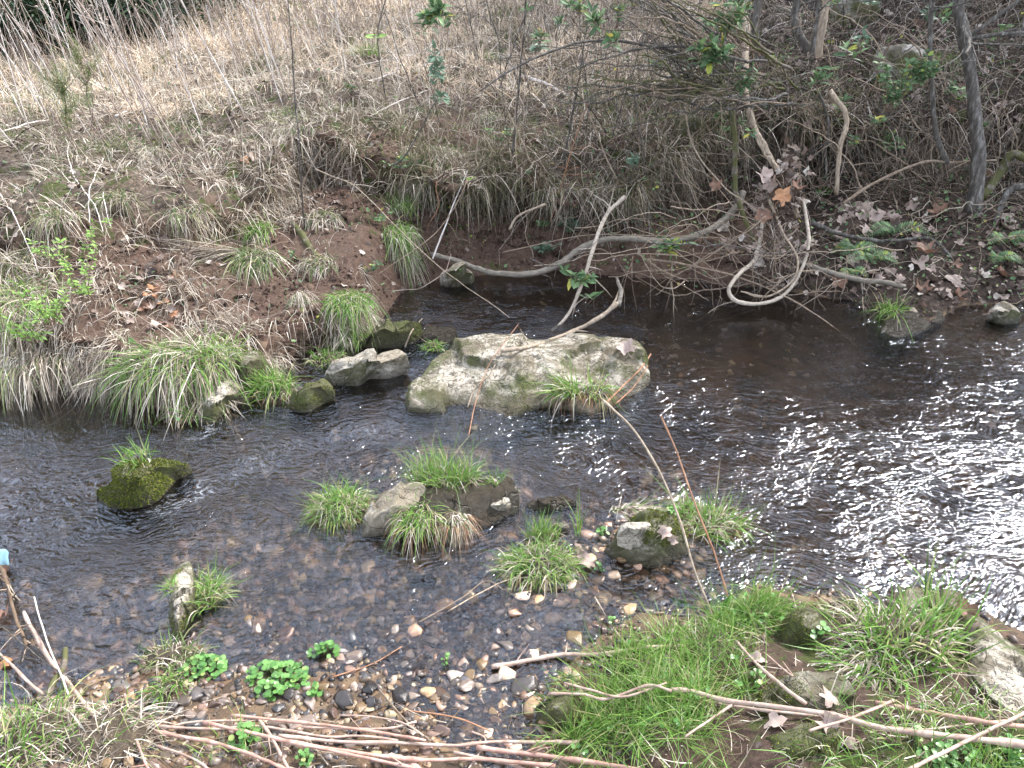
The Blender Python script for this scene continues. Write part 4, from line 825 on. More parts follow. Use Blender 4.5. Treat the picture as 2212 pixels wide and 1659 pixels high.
strands('root_curtain', 520, (fT > 4.2)*(fT < 6.2)*sstep(fx, .1, 1.)*(fy < 8.5), lambda n_: n_*.4+np.array([RNG.normal(0, .35), -.35, -.55]), (.12, .55), (.002, .0055), 'vine', 'crinkled pale roots hanging in a dense curtain over the right hollows', 'roots', .03, 14, .4)
strands('dark_root_curtain', 380, (fT > 4.2)*(fT < 6.2)*sstep(fx, -.6, 1.)*(fy < 8.5), lambda n_: n_*.4+np.array([RNG.normal(0, .35), -.35, -.55]), (.1, .5), (.002, .006), 'bark', 'dark roots hanging between the pale ones', 'roots', .03, 14, .4)
strands('brush_vines', 420, (fT > 3.)*(fT < 8.2)*sstep(fx, -.3, 1.)*(fy < 9), lambda n_: np.array([RNG.normal(0, 1), RNG.normal(-.4, .4), RNG.normal(.25, .45)]), (.4, 1.5), (.002, .0055), 'twig', 'thin vines and dead canes arching through the brush of the right bank', 'vines', .03, 18, .35)
strands('pale_brush_vines', 170, (fT > 2.5)*(fT < 7.5)*sstep(fx, .0, 1.3)*(fy < 9), lambda n_: np.array([RNG.normal(0, 1), RNG.normal(-.4, .4), RNG.normal(.2, .45)]), (.3, 1.1), (.002, .0045), 'vinepale', 'pale dead vines arching through the brush of the right bank', 'vines', .04, 18, .4)
strands('left_bank_stalks', 160, (fT > 3.)*(fT < 8)*(fx < 0)*(fy < 9)*(bare > .5), lambda n_: np.array([RNG.normal(-.2, .8), RNG.normal(-.2, .3), RNG.normal(.3, .5)]), (.2, .8), (.0018, .004), 'weed', 'thin dead stalks lying and leaning over the left bank', 'stalks', .02, 12, .3)
# ------------------------------------------------------------------ TUFTS
def tuft(u, v, label, rx, n, ln, droop=(.3, 1.), dirv=(0, 0, 1), spread=.6, green='green', dry=.3, w=.0035, ry=None, clod=True, roots=0, cat='grass tuft', off=0., rl_=.15, zc=.03, name='grass_tuft', drylen=1.):
    p_, n_ = hit(u, v, off); ry = ry or rx
    o = empty(name, p_, label, cat)
    def mk(k, m, scl, dr, sp, part, wd):
        a = RNG.random(k)*6.283; rr = np.sqrt(RNG.random(k)); rt = np.stack([np.cos(a)*rr*rx, np.sin(a)*rr*ry, zc*(1-rr*rr)], -1)
        outw = np.stack([np.cos(a)*rr, np.sin(a)*rr, np.zeros(k)], -1); ns_ = 9; sb = RNG.normal(0, .38, (ns_, 3))*np.array([1, 1, .5]); si = RNG.integers(0, ns_, k); ls_ = RNG.uniform(.55, 1.25, ns_)[si]; ds_ = RNG.normal(0, .25, ns_)[si]
        D = np.array(dirv)+outw*sp*.8+sb[si]*sp*1.4+RNG.normal(0, sp*.55, (k, 3))
        link(part, blades_mesh(part, M[m], [blades(rt, D, RNG.uniform(*ln, k)*scl*ls_, RNG.uniform(.6, 1.2, k)*wd, RNG.uniform(dr[0], dr[1], k)+ds_, 6, .38)]), o)
    mk(int(n*.95), green, 1., droop, spread, 'green_blades', w)
    if dry > 0: mk(int(n*(dry*1.1+.06)), 'dry', drylen, (droop[0]+.4, droop[1]+.5), spread*1.3, 'dry_blades', w*.9)
    if roots: 
        k = roots; a = RNG.random(k)*6.283; rt = np.stack([np.cos(a)*rx*.9, np.sin(a)*ry*.9, np.full(k, .01)], -1)
        link('roots', blades_mesh('roots', M['redroot'], [blades(rt, np.stack([np.cos(a)*.5, np.sin(a)*.5-.3, np.full(k, -.2)], -1)+RNG.normal(0, .3, (k, 3)), RNG.uniform(.3, 1, k)*rl_, .002, RNG.uniform(.5, 1.2, k), 5, .3)]), o)
    if clod:
        V = iv3*np.array([rx*.85, ry*.85, zc*.7+.03]); V = V*(1+.6*fbm(iv3*1.7+u, 3, int(u) % 97))[:, None]; V[:, 2] -= .02
        link('root_clod', mesh_arrays('root_clod', V, if3, M['clodm'], True), o)
    return o
m, t = mat('root_clod'); q = NT(t); p = q.pos(); n2 = q.noise(p, 60, 6, .7)
q.out(q.n('ShaderNodeBsdfPrincipled', {'Base Color': q.ramp(n2, [(.3, (.03, .02, .013)), (.55, (.085, .06, .035)), (.75, (.17, .13, .07))]), 'Roughness': .7, 'Normal': q.bump(n2, 1., .02)}).outputs[0]); M['clodm'] = m
tuft(960, 1045, 'tall upright bright green tuft on top of the middle islet', .15, 420, (.10, .24), (.05, .5), (0, 0, 1.2), .45, dry=.2, ry=.06)
tuft(905, 1115, 'mixed green and straw tuft hanging down the front of the middle islet', .10, 300, (.06, .15), (.4, 1.2), (-.1, -.5, .6), .5, dry=.6, roots=80)
tuft(980, 1120, 'brown hanging root beard at the front of the middle islet', .07, 60, (.06, .14), (.8, 1.6), (0, -.7, 0), .4, green='dull', dry=3., name='root_beard', cat='root mass', roots=150)
tuft(1075, 1045, 'small green sprig tuft on the right of the middle islet', .05, 70, (.04, .1), (.2, .8), (0, 0, 1), .6, dry=.2, clod=False)
tuft(738, 1100, 'round shaggy tuft at the left of the middle islet, green above and rusty below', .135, 700, (.07, .17), (.3, 1.1), (0, -.1, .9), .7, dry=.5, ry=.10, roots=300, rl_=.12, zc=.06)
tuft(1165, 1225, 'wide tuft of green and bent straw standing in the riffle below the islets', .16, 620, (.06, .17), (.3, 1.1), (-.1, -.1, .8), .7, dry=.55, ry=.10, roots=120, zc=.05)
tuft(1175, 1165, 'short fine bright tuft at the back of the riffle tuft', .07, 220, (.05, .12), (.1, .6), (-.1, 0, 1), .4, dry=.1, ry=.05)
tuft(1250, 1160, 'slender tall green blades right of the riffle tuft', .012, 12, (.14, .24), (0, .2), (.02, 0, 1), .15, dry=0, clod=False, w=.005)
tuft(1225, 850, 'green tuft leaning left on the front of the largest slab', .07, 170, (.12, .26), (.3, .9), (-.6, -.1, .7), .35, dry=.3, w=.006, roots=60)
tuft(1285, 845, 'low green tuft and debris at the right front of the largest slab', .09, 110, (.08, .16), (.3, .9), (.3, 0, .6), .6, dry=.4, w=.005, roots=120)
tuft(1535, 1135, 'spiky green tuft with rusty straw on the right islet', .14, 260, (.09, .24), (.3, 1.), (.15, -.05, .8), .75, dry=.7, ry=.09, w=.004, roots=80)
tuft(1480, 1110, 'green tuft behind the two tall canes on the right islet', .06, 130, (.07, .17), (.1, .7), (0, 0, 1), .5, dry=.3, w=.004)
tuft(1370, 1108, 'flattened pale straw lying across the back of the right islet', .12, 40, (.08, .2), (.2, .5), (.8, 0, .1), .3, dry=4., ry=.04, name='straw_tuft', clod=False)
tuft(585, 850, 'bright green tuft bowing left between the knoll and the small mossy rock', .12, 560, (.1, .24), (.3, 1.), (-.35, -.1, .9), .5, dry=.25, ry=.08, roots=200, rl_=.18, w=.005, zc=.07)
tuft(380, 790, 'big drape of green and straw grass over the grass knoll', .32, 900, (.12, .32), (.3, 1.1), (-.7, -.35, .35), .8, dry=1.1, ry=.16, w=.005, zc=.1, roots=100)
tuft(440, 765, 'fresh green grass on the crown of the grass knoll', .2, 300, (.1, .2), (.2, 1.), (0, -.2, .8), .6, dry=.2, w=.005, clod=False)
tuft(415, 890, 'small green and yellow tuft at the water line below the knoll', .1, 130, (.06, .15), (.3, 1.), (0, -.3, .8), .7, dry=.3, w=.004, roots=40)
tuft(550, 500, 'bright green sweep of grass flowing down the dirt face at left centre', .13, 330, (.14, .3), (.5, 1.4), (-.1, -.5, .6), .45, dry=.25, w=.006, clod=False, off=.05)
tuft(555, 560, 'lower part of the green sweep, mixed with straw and hanging to the water', .12, 260, (.25, .5), (1., 2.), (-.1, -.6, .4), .3, green='dull', dry=1.1, w=.006, clod=False, off=.08)
tuft(500, 545, 'combed pale straw sweeping left from the green sweep', .06, 30, (.2, .5), (.2, .5), (-1, -.3, .15), .15, green='dull', dry=8, w=.005, clod=False, off=.08, name='straw_tuft')
tuft(650, 640, 'thin straw strands hanging over the dirt ledge', .05, 20, (.15, .4), (1.2, 2.), (0, -.5, .2), .3, green='dull', dry=5, clod=False, off=.04, name='straw_tuft')
tuft(755, 650, 'green grass cascading down the right shoulder of the dirt mound', .14, 420, (.1, .22), (.5, 1.4), (0, -.5, .5), .5, dry=.35, w=.005, clod=False, off=.03)
tuft(765, 720, 'green grass at the waterline below the dirt mound', .12, 330, (.08, .18), (.4, 1.2), (0, -.4, .6), .6, dry=.3, w=.005)
tuft(705, 775, 'low leafy grass on the left end of the flat pale rock', .11, 200, (.05, .13), (.4, 1.), (0, -.2, .7), .7, dry=.4, w=.004)
tuft(935, 752, 'tiny tuft in the gap left of the largest slab', .06, 130, (.05, .11), (.3, 1), (0, 0, .8), .7, dry=.2, w=.004)
tuft(300, 998, 'small tuft on the crest of the lone mossy boulder', .07, 70, (.07, .15), (.2, .9), (-.3, 0, .8), .5, dry=.1, w=.004, clod=False, off=.02)
tuft(440, 1290, 'spiky green tuft against the upright slab', .085, 260, (.06, .16), (.1, .8), (.1, 0, .9), .6, dry=.2, w=.0035)
tuft(375, 1275, 'small green fringe left of the upright slab', .03, 60, (.03, .07), (.2, .8), (-.4, 0, .7), .5, dry=.2, clod=False)
tuft(375, 1425, 'scraggly brown and green tuft below the upright slab', .12, 130, (.06, .14), (.3, .9), (0, 0, .8), .7, dry=1.0, ry=.07, green='dull', roots=120)
tuft(365, 1490, 'limp green tuft at the edge of the pebble bar', .05, 90, (.08, .16), (.5, 1.2), (-.1, -.2, .7), .4, dry=.2)
tuft(1925, 680, 'green tuft on the tip of the spit at the right bank', .08, 130, (.12, .25), (.3, 1.2), (-.1, -.3, .8), .5, dry=.1, w=.006, clod=False)
tuft(865, 440, 'dark green tuft at the middle of the far bank face', .13, 300, (.09, .18), (.3, 1.1), (0, -.4, .7), .6, dry=.2, w=.005, clod=False, off=.03)
tuft(850, 500, 'green and straw tuft trailing over the recess of the far bank', .14, 300, (.12, .3), (.7, 1.6), (0, -.5, .4), .5, dry=1.1, w=.005, clod=False, off=.03)
tuft(865, 545, 'straw fringe trailing almost to the water beside the curved log', .12, 60, (.12, .3), (1., 1.8), (0, -.5, .3), .5, dry=5, w=.004, clod=False, off=.03, name='straw_tuft')
tuft(60, 640, 'long bent green and straw tuft at the left edge of the bank', .25, 420, (.15, .35), (.5, 1.4), (.1, -.5, .6), .6, dry=1., w=.005, clod=False)
tuft(70, 760, 'straw skirt hanging to the water at the far left', .28, 120, (.15, .32), (.9, 1.7), (0, -.5, .3), .5, dry=4, w=.005, clod=False, green='dull', name='straw_tuft')
tuft(640, 280, 'thick straw fringe over the dark hollow at upper left', .3, 70, (.06, .26), (.8, 1.8), (0, -.6, .2), .4, green='dull', dry=4.5, w=.004, clod=False, ry=.08, name='straw_tuft')
tuft(640, 255, 'green grass growing above the dark hollow', .25, 260, (.08, .18), (.3, 1.), (0, -.3, .8), .6, green='dull', dry=.3, w=.005, clod=False)
for u_, v_, lb_ in [(905, 400, 'leftmost'), (1010, 415, 'second'), (1120, 395, 'middle'), (1215, 412, 'fourth')]:
    tuft(u_, v_, lb_+' of the ragged straw fringes over the bare dirt wall', random.uniform(.08, .16), 45, (.05, .2), (.5, 1.8), (random.uniform(-.4, .4), -.6, .2), .8, green='dull', dry=2.5, w=.004, clod=False, ry=.08, name='straw_tuft')
tuft(1290, 390, 'green and straw fringe right of the bare dirt wall', .2, 90, (.06, .22), (.8, 1.8), (0, -.6, .3), .5, green='dull', dry=2, w=.004, clod=False, ry=.08)
tuft(1150, 200, 'pale straw tussock in the upper centre of the bank', .14, 60, (.08, .2), (.3, 1.3), (0, -.3, .6), .8, green='dull', dry=3, w=.005, clod=False)
tuft(1310, 450, 'bright green blades beside the whitish leaning stem', .06, 40, (.1, .25), (.2, 1), (0, -.3, .8), .3, dry=.2, w=.006, clod=False)
tuft(790, 120, 'green tuft standing in the upper middle of the dry grass', .15, 150, (.1, .2), (.1, .7), (0, 0, 1), .4, dry=.2, w=.006, clod=False)
tuft(1060, 135, 'green tuft in the dry grass right of the hanging leafy vine', .13, 130, (.08, .18), (.1, .7), (0, 0, 1), .5, dry=.2, w=.006, clod=False)
tuft(1460, 135, 'green tuft in the dry grass beneath the tangled branches', .12, 90, (.08, .18), (.1, .7), (0, 0, 1), .5, dry=.3, w=.006, clod=False)
tuft(2030, 130, 'dark grassy rosette on the upper right slope between the two trunks', .2, 170, (.12, .26), (.6, 1.5), (0, -.2, .6), .9, green='dull', dry=.3, w=.007, clod=False)
tuft(1960, 1400, 'large tuft of long coarse blades arching over the near bank at right', .20, 330, (.12, .30), (.2, 1.), (.1, .1, .9), .7, dry=.6, w=.0065, ry=.14, zc=.05)
tuft(2010, 1330, 'tall upright blades at the right rear of the coarse tuft', .05, 28, (.2, .36), (0, .3), (.05, .05, 1), .2, dry=0, w=.006, clod=False)
tuft(1880, 1450, 'flattened straw and green blades at the foot of the coarse tuft', .14, 160, (.1, .24), (.5, 1.1), (-.6, -.2, .4), .6, dry=1.6, w=.005, ry=.1, clod=False)
tuft(1640, 1320, 'short fine bright green tuft at the water edge behind the thin twigs', .10, 480, (.04, .10), (.1, .7), (0, 0, 1), .5, dry=.1, w=.0025, ry=.06)
tuft(1555, 1400, 'green grass around the feet of the two tall canes', .12, 350, (.05, .13), (.1, .7), (0, 0, 1), .55, dry=.15, w=.0028)
tuft(1830, 1330, 'straw and green blades trailing along the water edge left of the coarse tuft', .16, 150, (.08, .2), (.4, 1.2), (-.7, .1, .4), .6, dry=1.6, w=.0035, ry=.06, clod=False)
tuft(2100, 1560, 'sparse green blades and straw behind the reddish cane', .25, 160, (.05, .14), (.3, 1.2), (0, 0, .8), .9, dry=.9, w=.003, ry=.12, clod=False)
tuft(1880, 1640, 'sparse green blades under the thickest cane', .25, 180, (.05, .13), (.3, 1.2), (0, 0, .8), .9, dry=.5, w=.003, ry=.08, clod=False)
tuft(60, 1610, 'near left corner tuft of long green blades over pale straw', .15, 200, (.10, .26), (.2, 1.), (.1, 0, .9), .7, dry=1.2, w=.004, zc=.04)
tuft(230, 1600, 'nest of pale straw in the near left corner', .14, 60, (.08, .2), (.2, .8), (.3, 0, .4), .9, dry=5., w=.003, zc=.04, name='straw_tuft')
tuft(500, 1640, 'thin green blades at the bottom edge left of centre', .12, 60, (.05, .12), (.1, .6), (0, 0, 1), .5, dry=.2, w=.003, clod=False)
tuft(1230, 840+650, 'few curved green blades at the edge of the riffle by the near grass', .06, 60, (.05, .12), (.5, 1.2), (-.5, 0, .6), .5, dry=.1, w=.003, clod=False)
gl_ = ['right of the dark hollow', 'on the ledge under the dry grass', 'beside the hanging roots']
for u, v, lb in [(700, 470, 'sparse straw tuft on the dirt mound below the mossy log'), (690, 570, 'pale green tuft on the crown of the dirt mound'), (960, 330, 'dry tuft on the central bank face above the bare wall'), (1200, 300, 'dry tuft under the long arching branch'), (1050, 250, 'yellow green tuft at the central bank lip'),
                 (250, 430, 'straw tuft at the left bank edge above the lime sprigs'), (130, 470, 'straw tuft at the far left bank edge'), (400, 460, 'straw tuft hanging left of the green sweep'), (330, 330, 'leaning straw clump with weed stalks at upper left'), (40, 560, 'straw tuft low on the far left bank')]:
    tuft(u, v, lb, .13, 110, (.1, .24), (.5, 1.5), (0, -.4, .6), .6, green='dull', dry=1.8, w=.0045, clod=False)

# ------------------------------------------------------------------ BRANCHES
def stick(pts, r0, r1, m, label, cat='branch', name='branch', wobble=.01, off=.03, nodes=0, twigs=0, group=None, k=7, tl=.25, n=None, strands=0, leafn=0):
    P = []
    for p_ in pts:
        if len(p_) == 2: P.append(hit(p_[0], p_[1], off)[0])
        else: P.append(PY(*p_))
    P = np.array(P); L_ = np.linalg.norm(np.diff(P, axis=0), axis=1).sum(); n = n or max(12, int(L_/.025)); n = min(n, 160)
    C = wob(catmull(P, n), wobble, 5, random.uniform(0, 50)); s_ = np.linspace(0, 1, n); rr = r0+(r1-r0)*s_
    C = wob(C, min(.012, r0*1.1) if k <= 5 else min(.008, r0*.35), 22, random.uniform(0, 50)); rr = rr*(1+.25*fbm(C*25, 2, 3))
    if nodes:
        for t_ in np.linspace(.05, .95, nodes): t_ += random.uniform(-.03, .03); rr = rr*(1+.35*np.exp(-((s_-t_)/(.012*12/max(nodes, 4)))**2)); 
    items = [(C, rr)]
    for _ in range(strands):
        a = random.uniform(0, 6); o3 = np.stack([np.sin(s_*14+a), np.cos(s_*11+a), np.sin(s_*9+2*a)], -1)*r0*.9; items.append((C+o3, rr*.45))
    base = C[0]; me = tubes_mesh(name, [(a-base, b) for a, b in items], M[m], k); o = tag(link(name, me, loc=base), label, cat, group)
    if twigs:
        it = []
        for _ in range(twigs):
            i = random.randrange(int(n*.15), n); T_ = nrm(C[min(i+1, n-1)]-C[i-1]); d = nrm(np.array([random.gauss(0, 1), random.gauss(0, .6), random.gauss(0, 1)])*.9+T_*.7)
            l_ = random.uniform(.3, 1)*tl; q_ = [C[i]+d*l_*x+np.array([0, 0, -.15*l_*x*x]) for x in (0, .35, .7, 1)]
            c2 = wob(catmull(q_, 9), .015, 9, random.random()*30); zz_ = [(c2-base, np.linspace(max(rr[i]*.5, .0012), .0008, 9))]; it.append(zz_)
            if random.random() < .6:
                j = random.randrange(3, 8); d2 = nrm(d+np.array([random.gauss(0, .8) for _ in range(3)])); zz_.append((catmull([c2[j], c2[j]+d2*l_*.3, c2[j]+d2*l_*.5+[0, 0, -.02]], 5)-base, np.linspace(.0012, .0007, 5)))
        for z_ in it: link('twig', tubes_mesh('twig', z_, M[m], 4), o)
    return o
stick([(930, 548), (980, 562, 5.6), (1060, 588, 5.35), (1130, 592, 5.3), (1200, 575, 5.35), (1262, 533, 5.5), (1330, 516, 5.6), (1450, 520, 5.7), (1530, 498, 5.8), (1590, 450, 5.95), (1605, 415, 6.05)], .019, .030, 'log', 'curved grey log sagging over the water from the bank at centre to the right', 'log', 'curved_log', .012, .1, twigs=5)
stick([(1082, 758), (1150, 748), (1230, 719), (1290, 688, 4.75), (1335, 655, 4.85)], .011, .015, 'vine', 'smooth tan pole resting on the top of the largest slab', 'branch', 'fallen_pole', .006, .05, nodes=3, twigs=3, tl=.3)
stick([(1335, 660, 4.85), (1342, 630, 4.95), (1332, 600, 5.1)], .017, .012, 'log', 'short forked stub joining the upper end of the tan pole', 'branch', 'branch_stub', .006)
stick([(1190, 722, 4.75), (1225, 683, 4.85), (1250, 632, 4.95), (1272, 565, 5.1), (1288, 515, 5.25), (1312, 462, 5.45), (1350, 425, 5.7)], .010, .016, 'vinepale', 'whitish leaning stem rising from behind the largest slab into the bank', 'branch', 'leaning_branch', .012, twigs=8, strands=1)
stick([(1735, 430, 5.6), (1748, 520, 5.3), (1728, 590, 5.15), (1690, 640, 5.05), (1640, 656, 5.), (1592, 650, 5.0), (1574, 625, 5.05), (1600, 588, 5.15), (1630, 562, 5.3), (1645, 500, 5.5), (1650, 440, 5.7)], .012, .016, 'vinepale', 'thick pale vine bent in a wide loop just above the water', 'vine', 'looped_vine', .006)
stick([(1660, 430, 5.6), (1690, 500, 5.35), (1722, 560, 5.2), (1712, 605, 5.1), (1660, 640, 5.05), (1600, 630, 5.1)], .009, .006, 'vine', 'thinner vine running inside the wide loop', 'vine', 'vine', .01, strands=1)
stick([(1720, 565, 5.4), (1780, 585, 5.35), (1850, 603, 5.3), (1920, 612, 5.25), (1995, 632, 5.15)], .018, .022, 'log', 'grey brown fallen log low along the right bank edge', 'log', 'fallen_log', .01, twigs=4)
stick([(1400, 560, 5.3), (1500, 575, 5.2), (1600, 600, 5.15), (1690, 637, 5.05), (1775, 688, 4.85), (1852, 748, 4.6)], .008, .004, 'twig', 'long thin stick slanting down right into the dark pool', 'stick', 'stick', .008, nodes=4, twigs=3)
stick([(1790, 195, 6.3), (1822, 235, 6.25), (1832, 268, 6.2), (1818, 305, 6.15), (1812, 360, 6.1), (1808, 420, 6.1)], .022, .018, 'vine', 'pale twisted root hanging in the hollow of the right bank', 'root', 'twisted_root', .02)
stick([(1770, 200, 6.35), (1790, 260, 6.3), (1785, 330, 6.25), (1785, 400, 6.2)], .010, .006, 'bark', 'thin grey root left of the pale twisted root', 'root', 'thin_root', .015)
stick([(1600, 0, 6.8), (1612, 80, 6.6), (1608, 190, 6.2), (1625, 265, 6.0), (1655, 325, 5.9), (1690, 385, 5.8), (1725, 470, 5.6)], .022, .02, 'vine', 'thick shaggy twin vine coming down from the top to the debris bundle', 'vine', 'shaggy_vine', .012, strands=3, twigs=8)
stick([(1580, 230, 6.2), (1588, 330, 6.1), (1590, 410, 6.0), (1612, 480, 5.8), (1630, 520, 5.7)], .022, .018, 'barkmoss', 'mossy dark stem left of the twin vine', 'tree stem', 'mossy_sapling', .01)
stick([(1480, 240, 6.2), (1500, 320, 6.1), (1560, 400, 5.9), (1640, 460, 5.6), (1690, 530, 5.4)], .007, .005, 'vine', 'slender pale vine curving down to the loop', 'vine', 'vine', .012)
stick([(1750, 560-80, 5.6), (1830, 510, 5.7), (1920, 520, 5.7), (2010, 515, 5.7), (2060, 560, 5.5)], .018, .01, 'bark', 'crooked dark branch across the ferns of the right bank', 'branch', 'branch', .015, twigs=5)
stick([(1820, 440, 5.9), (1900, 390, 6.), (2000, 350, 6.05), (2060, 350, 6.1), (2150, 345, 6.1)], .013, .008, 'twig', 'thin pale branch crossing the hollow toward the right trunk', 'branch', 'branch', .015, twigs=7)
stick([(2120, 430, 6.2), (2160, 370, 6.3), (2190, 330, 6.3), (2230, 350, 6.2)], .035, .03, 'barkmoss', 'knobbly mossy root at the right edge', 'root', 'mossy_root', .02)
stick([(2150, 480, 6.), (2180, 415, 6.1), (2230, 400, 6.1)], .024, .03, 'bark', 'grey bent root at the right edge below the mossy one', 'root', 'bent_root', .02)
stick([(575, 405), (610, 450), (650, 505), (685, 558)], .03, .024, 'barkmoss', 'mossy half buried log slanting down the left dirt face', 'log', 'mossy_log', .008, -.005)
stick([(700, 310, 6.), (655, 400, 5.9), (657, 470, 5.8)], .006, .004, 'twig', 'stem foot in front of the dark hollow', 'shoot', 'bare_shoot', .01)
stick([(682, 366, 5.9), (760, 400, 5.7), (800, 432, 5.6), (930, 560, 5.2), (1100, 685, 4.8)], .0042, .003, 'vine', 'long reddish twig from the dirt scoop to the water behind the slab', 'twig', 'twig', .01, twigs=4)
stick([(1100, 496, 5.7), (1120, 466, 5.7), (1178, 441, 5.7)], .009, .008, 'vine', 'short pale bent twig in front of the bare dirt wall', 'twig', 'bent_twig', .004, nodes=2)
stick([(935, 560, 5.5), (975, 455, 5.7), (1010, 370, 5.8)], .007, .003, 'weedpale', 'thin white stalk crossing the centre of the bank', 'stalk', 'stalk', .006)
stick([(1085, 545, 5.3), (1290, 508, 5.3), (1580, 515, 5.2)], .004, .003, 'twig', 'level thin twig above the curved log', 'twig', 'twig', .01, twigs=4)
stick([(1000, 375, 5.9), (1005, 400, 5.7), (945, 500, 5.5), (820, 590, 5.2), (770, 620, 5.)], .005, .003, 'twig', 'thin twig dangling over the green tuft at the bank centre', 'twig', 'twig', .01, twigs=3)
# flood debris bundle on the twin vine
bp = PY(1690, 420, 5.65); k = 500
o = empty('debris_bundle', bp, 'bundle of flood straw and torn leaves wrapped round the lower twin vine', 'flood debris')
k2 = k; k = 230; rt = RNG.normal(0, 1, (k, 3))*np.array([.06, .04, .15]); link('straw', blades_mesh('straw', M['rootlet'], [blades(rt, RNG.normal(0, 1, (k, 3))*np.array([.9, .5, .9])+[.1, -.2, -.4], RNG.uniform(.04, .2, k), .005, RNG.uniform(.2, 1., k), 5, .5)]), o)
k = 170; V, f3, f4 = leaf_template(401, 4); Mx = rot_rand(k); V1, F1 = replicate(V, [f3, f4], Mx, RNG.normal(0, 1, (k, 3))*np.array([.08, .05, .17]), RNG.uniform(.02, .05, k)[:, None]); link('torn_leaves', mesh_arrays('torn_leaves', V1, F1, M['dead'], True), o)
bp = PY(1680, 540, 5.35); k = 190
o = empty('debris_bundle', bp, 'tangle of straw and rootlets hanging inside the wide vine loop', 'flood debris')
rt = RNG.normal(0, 1, (k, 3))*np.array([.14, .06, .12]); link('straw', blades_mesh('straw', M['brushm'], [blades(rt, RNG.normal(0, 1, (k, 3))*np.array([1., .5, .8])+[0, -.1, -.3], RNG.uniform(.08, .32, k), .005, RNG.uniform(.2, 1., k), 7, .8)]), o)
k = 60; V1, F1 = replicate(V, [f3, f4], rot_rand(k), RNG.normal(0, 1, (k, 3))*np.array([.12, .05, .13]), RNG.uniform(.02, .04, k)[:, None]); link('torn_leaves', mesh_arrays('torn_leaves', V1, F1, M['dead'], True), o)
# tangle of thin vines above the water
for i in range(34):
    uc = random.gauss(1530, 130); vc = random.gauss(555, 50); a = random.uniform(-.9, .9)+(math.pi if random.random() < .5 else 0); l_ = random.uniform(60, 190); y_ = random.uniform(5.0, 5.5); cv = random.uniform(-70, 70)
    dx, dy = math.cos(a)*l_, math.sin(a)*l_*.6
    pts = [(uc-dx, vc-dy, y_), (uc-dx*.3-dy*cv/150, vc-dy*.3+cv*.7, y_-.06), (uc+dx*.4-dy*cv/150, vc+dy*.4+cv*random.uniform(.2, 1), y_-.04), (uc+dx, vc+dy+random.uniform(-30, 40), y_+.08)]
    stick(pts, random.uniform(.0028, .006), .0018, random.choice(['vine', 'twig', 'bark', 'twig']), 'thin vine in the tangle over water, tip '+near_(uc+dx, vc+dy), 'vine', 'thin_vine', .05, twigs=random.choice([0, 2, 4]), group='thin vines tangled above the water', k=5)
for i in range(22):
    u0 = random.uniform(1220, 1900); v0 = random.uniform(520, 590)
    stick([(u0, v0, 5.2), (u0+random.uniform(-25, 25), v0+60, 5.1), (u0+random.uniform(-30, 30), v0+random.uniform(90, 150), 5.05)], .003, .0015, 'twig', 'thin rootlet dangling over water '+near_(u0, v0+100), 'rootlet', 'dangling_rootlet', .03, group='rootlets dangling over the water', k=4)
# hanging roots in hollows
for i in range(70):
    u0 = random.uniform(1330, 2200); v0 = random.uniform(215, 300); p_, n = hit(u0, v0); l_ = random.uniform(80, 240); y_ = p_[1]-.06
    stick([(u0, v0, y_), (u0+random.uniform(-25, 25), v0+l_*.4, y_-.05), (u0+random.uniform(-35, 35), v0+l_*.7, y_-.05), (u0+random.uniform(-45, 45), v0+l_, y_-.05)], random.uniform(.004, .011), .002, random.choice(['vine', 'bark', 'twig', 'twig']), 'crooked root dangling in the hollow, tip '+near_(u0, v0+l_), 'root', 'dangling_root', .06, twigs=random.choice([0, 3, 5]), group='roots dangling from the right bank', k=5, tl=.15)
for i in range(26):
    u0 = random.uniform(860, 1400); v0 = random.uniform(360, 420); p_, n = hit(u0, v0); l_ = random.uniform(40, 130); y_ = p_[1]-.05
    stick([(u0, v0, y_), (u0+random.uniform(-15, 15), v0+l_*.5, y_-.02), (u0+random.uniform(-25, 25), v0+l_, y_)], random.uniform(.003, .006), .0015, random.choice(['twig', 'bark', 'twigred']), 'wiry root over the bare wall, tip '+near_(u0, v0+l_), 'root', 'wiry_root', .04, group='wiry roots over the bare dirt wall', k=4)

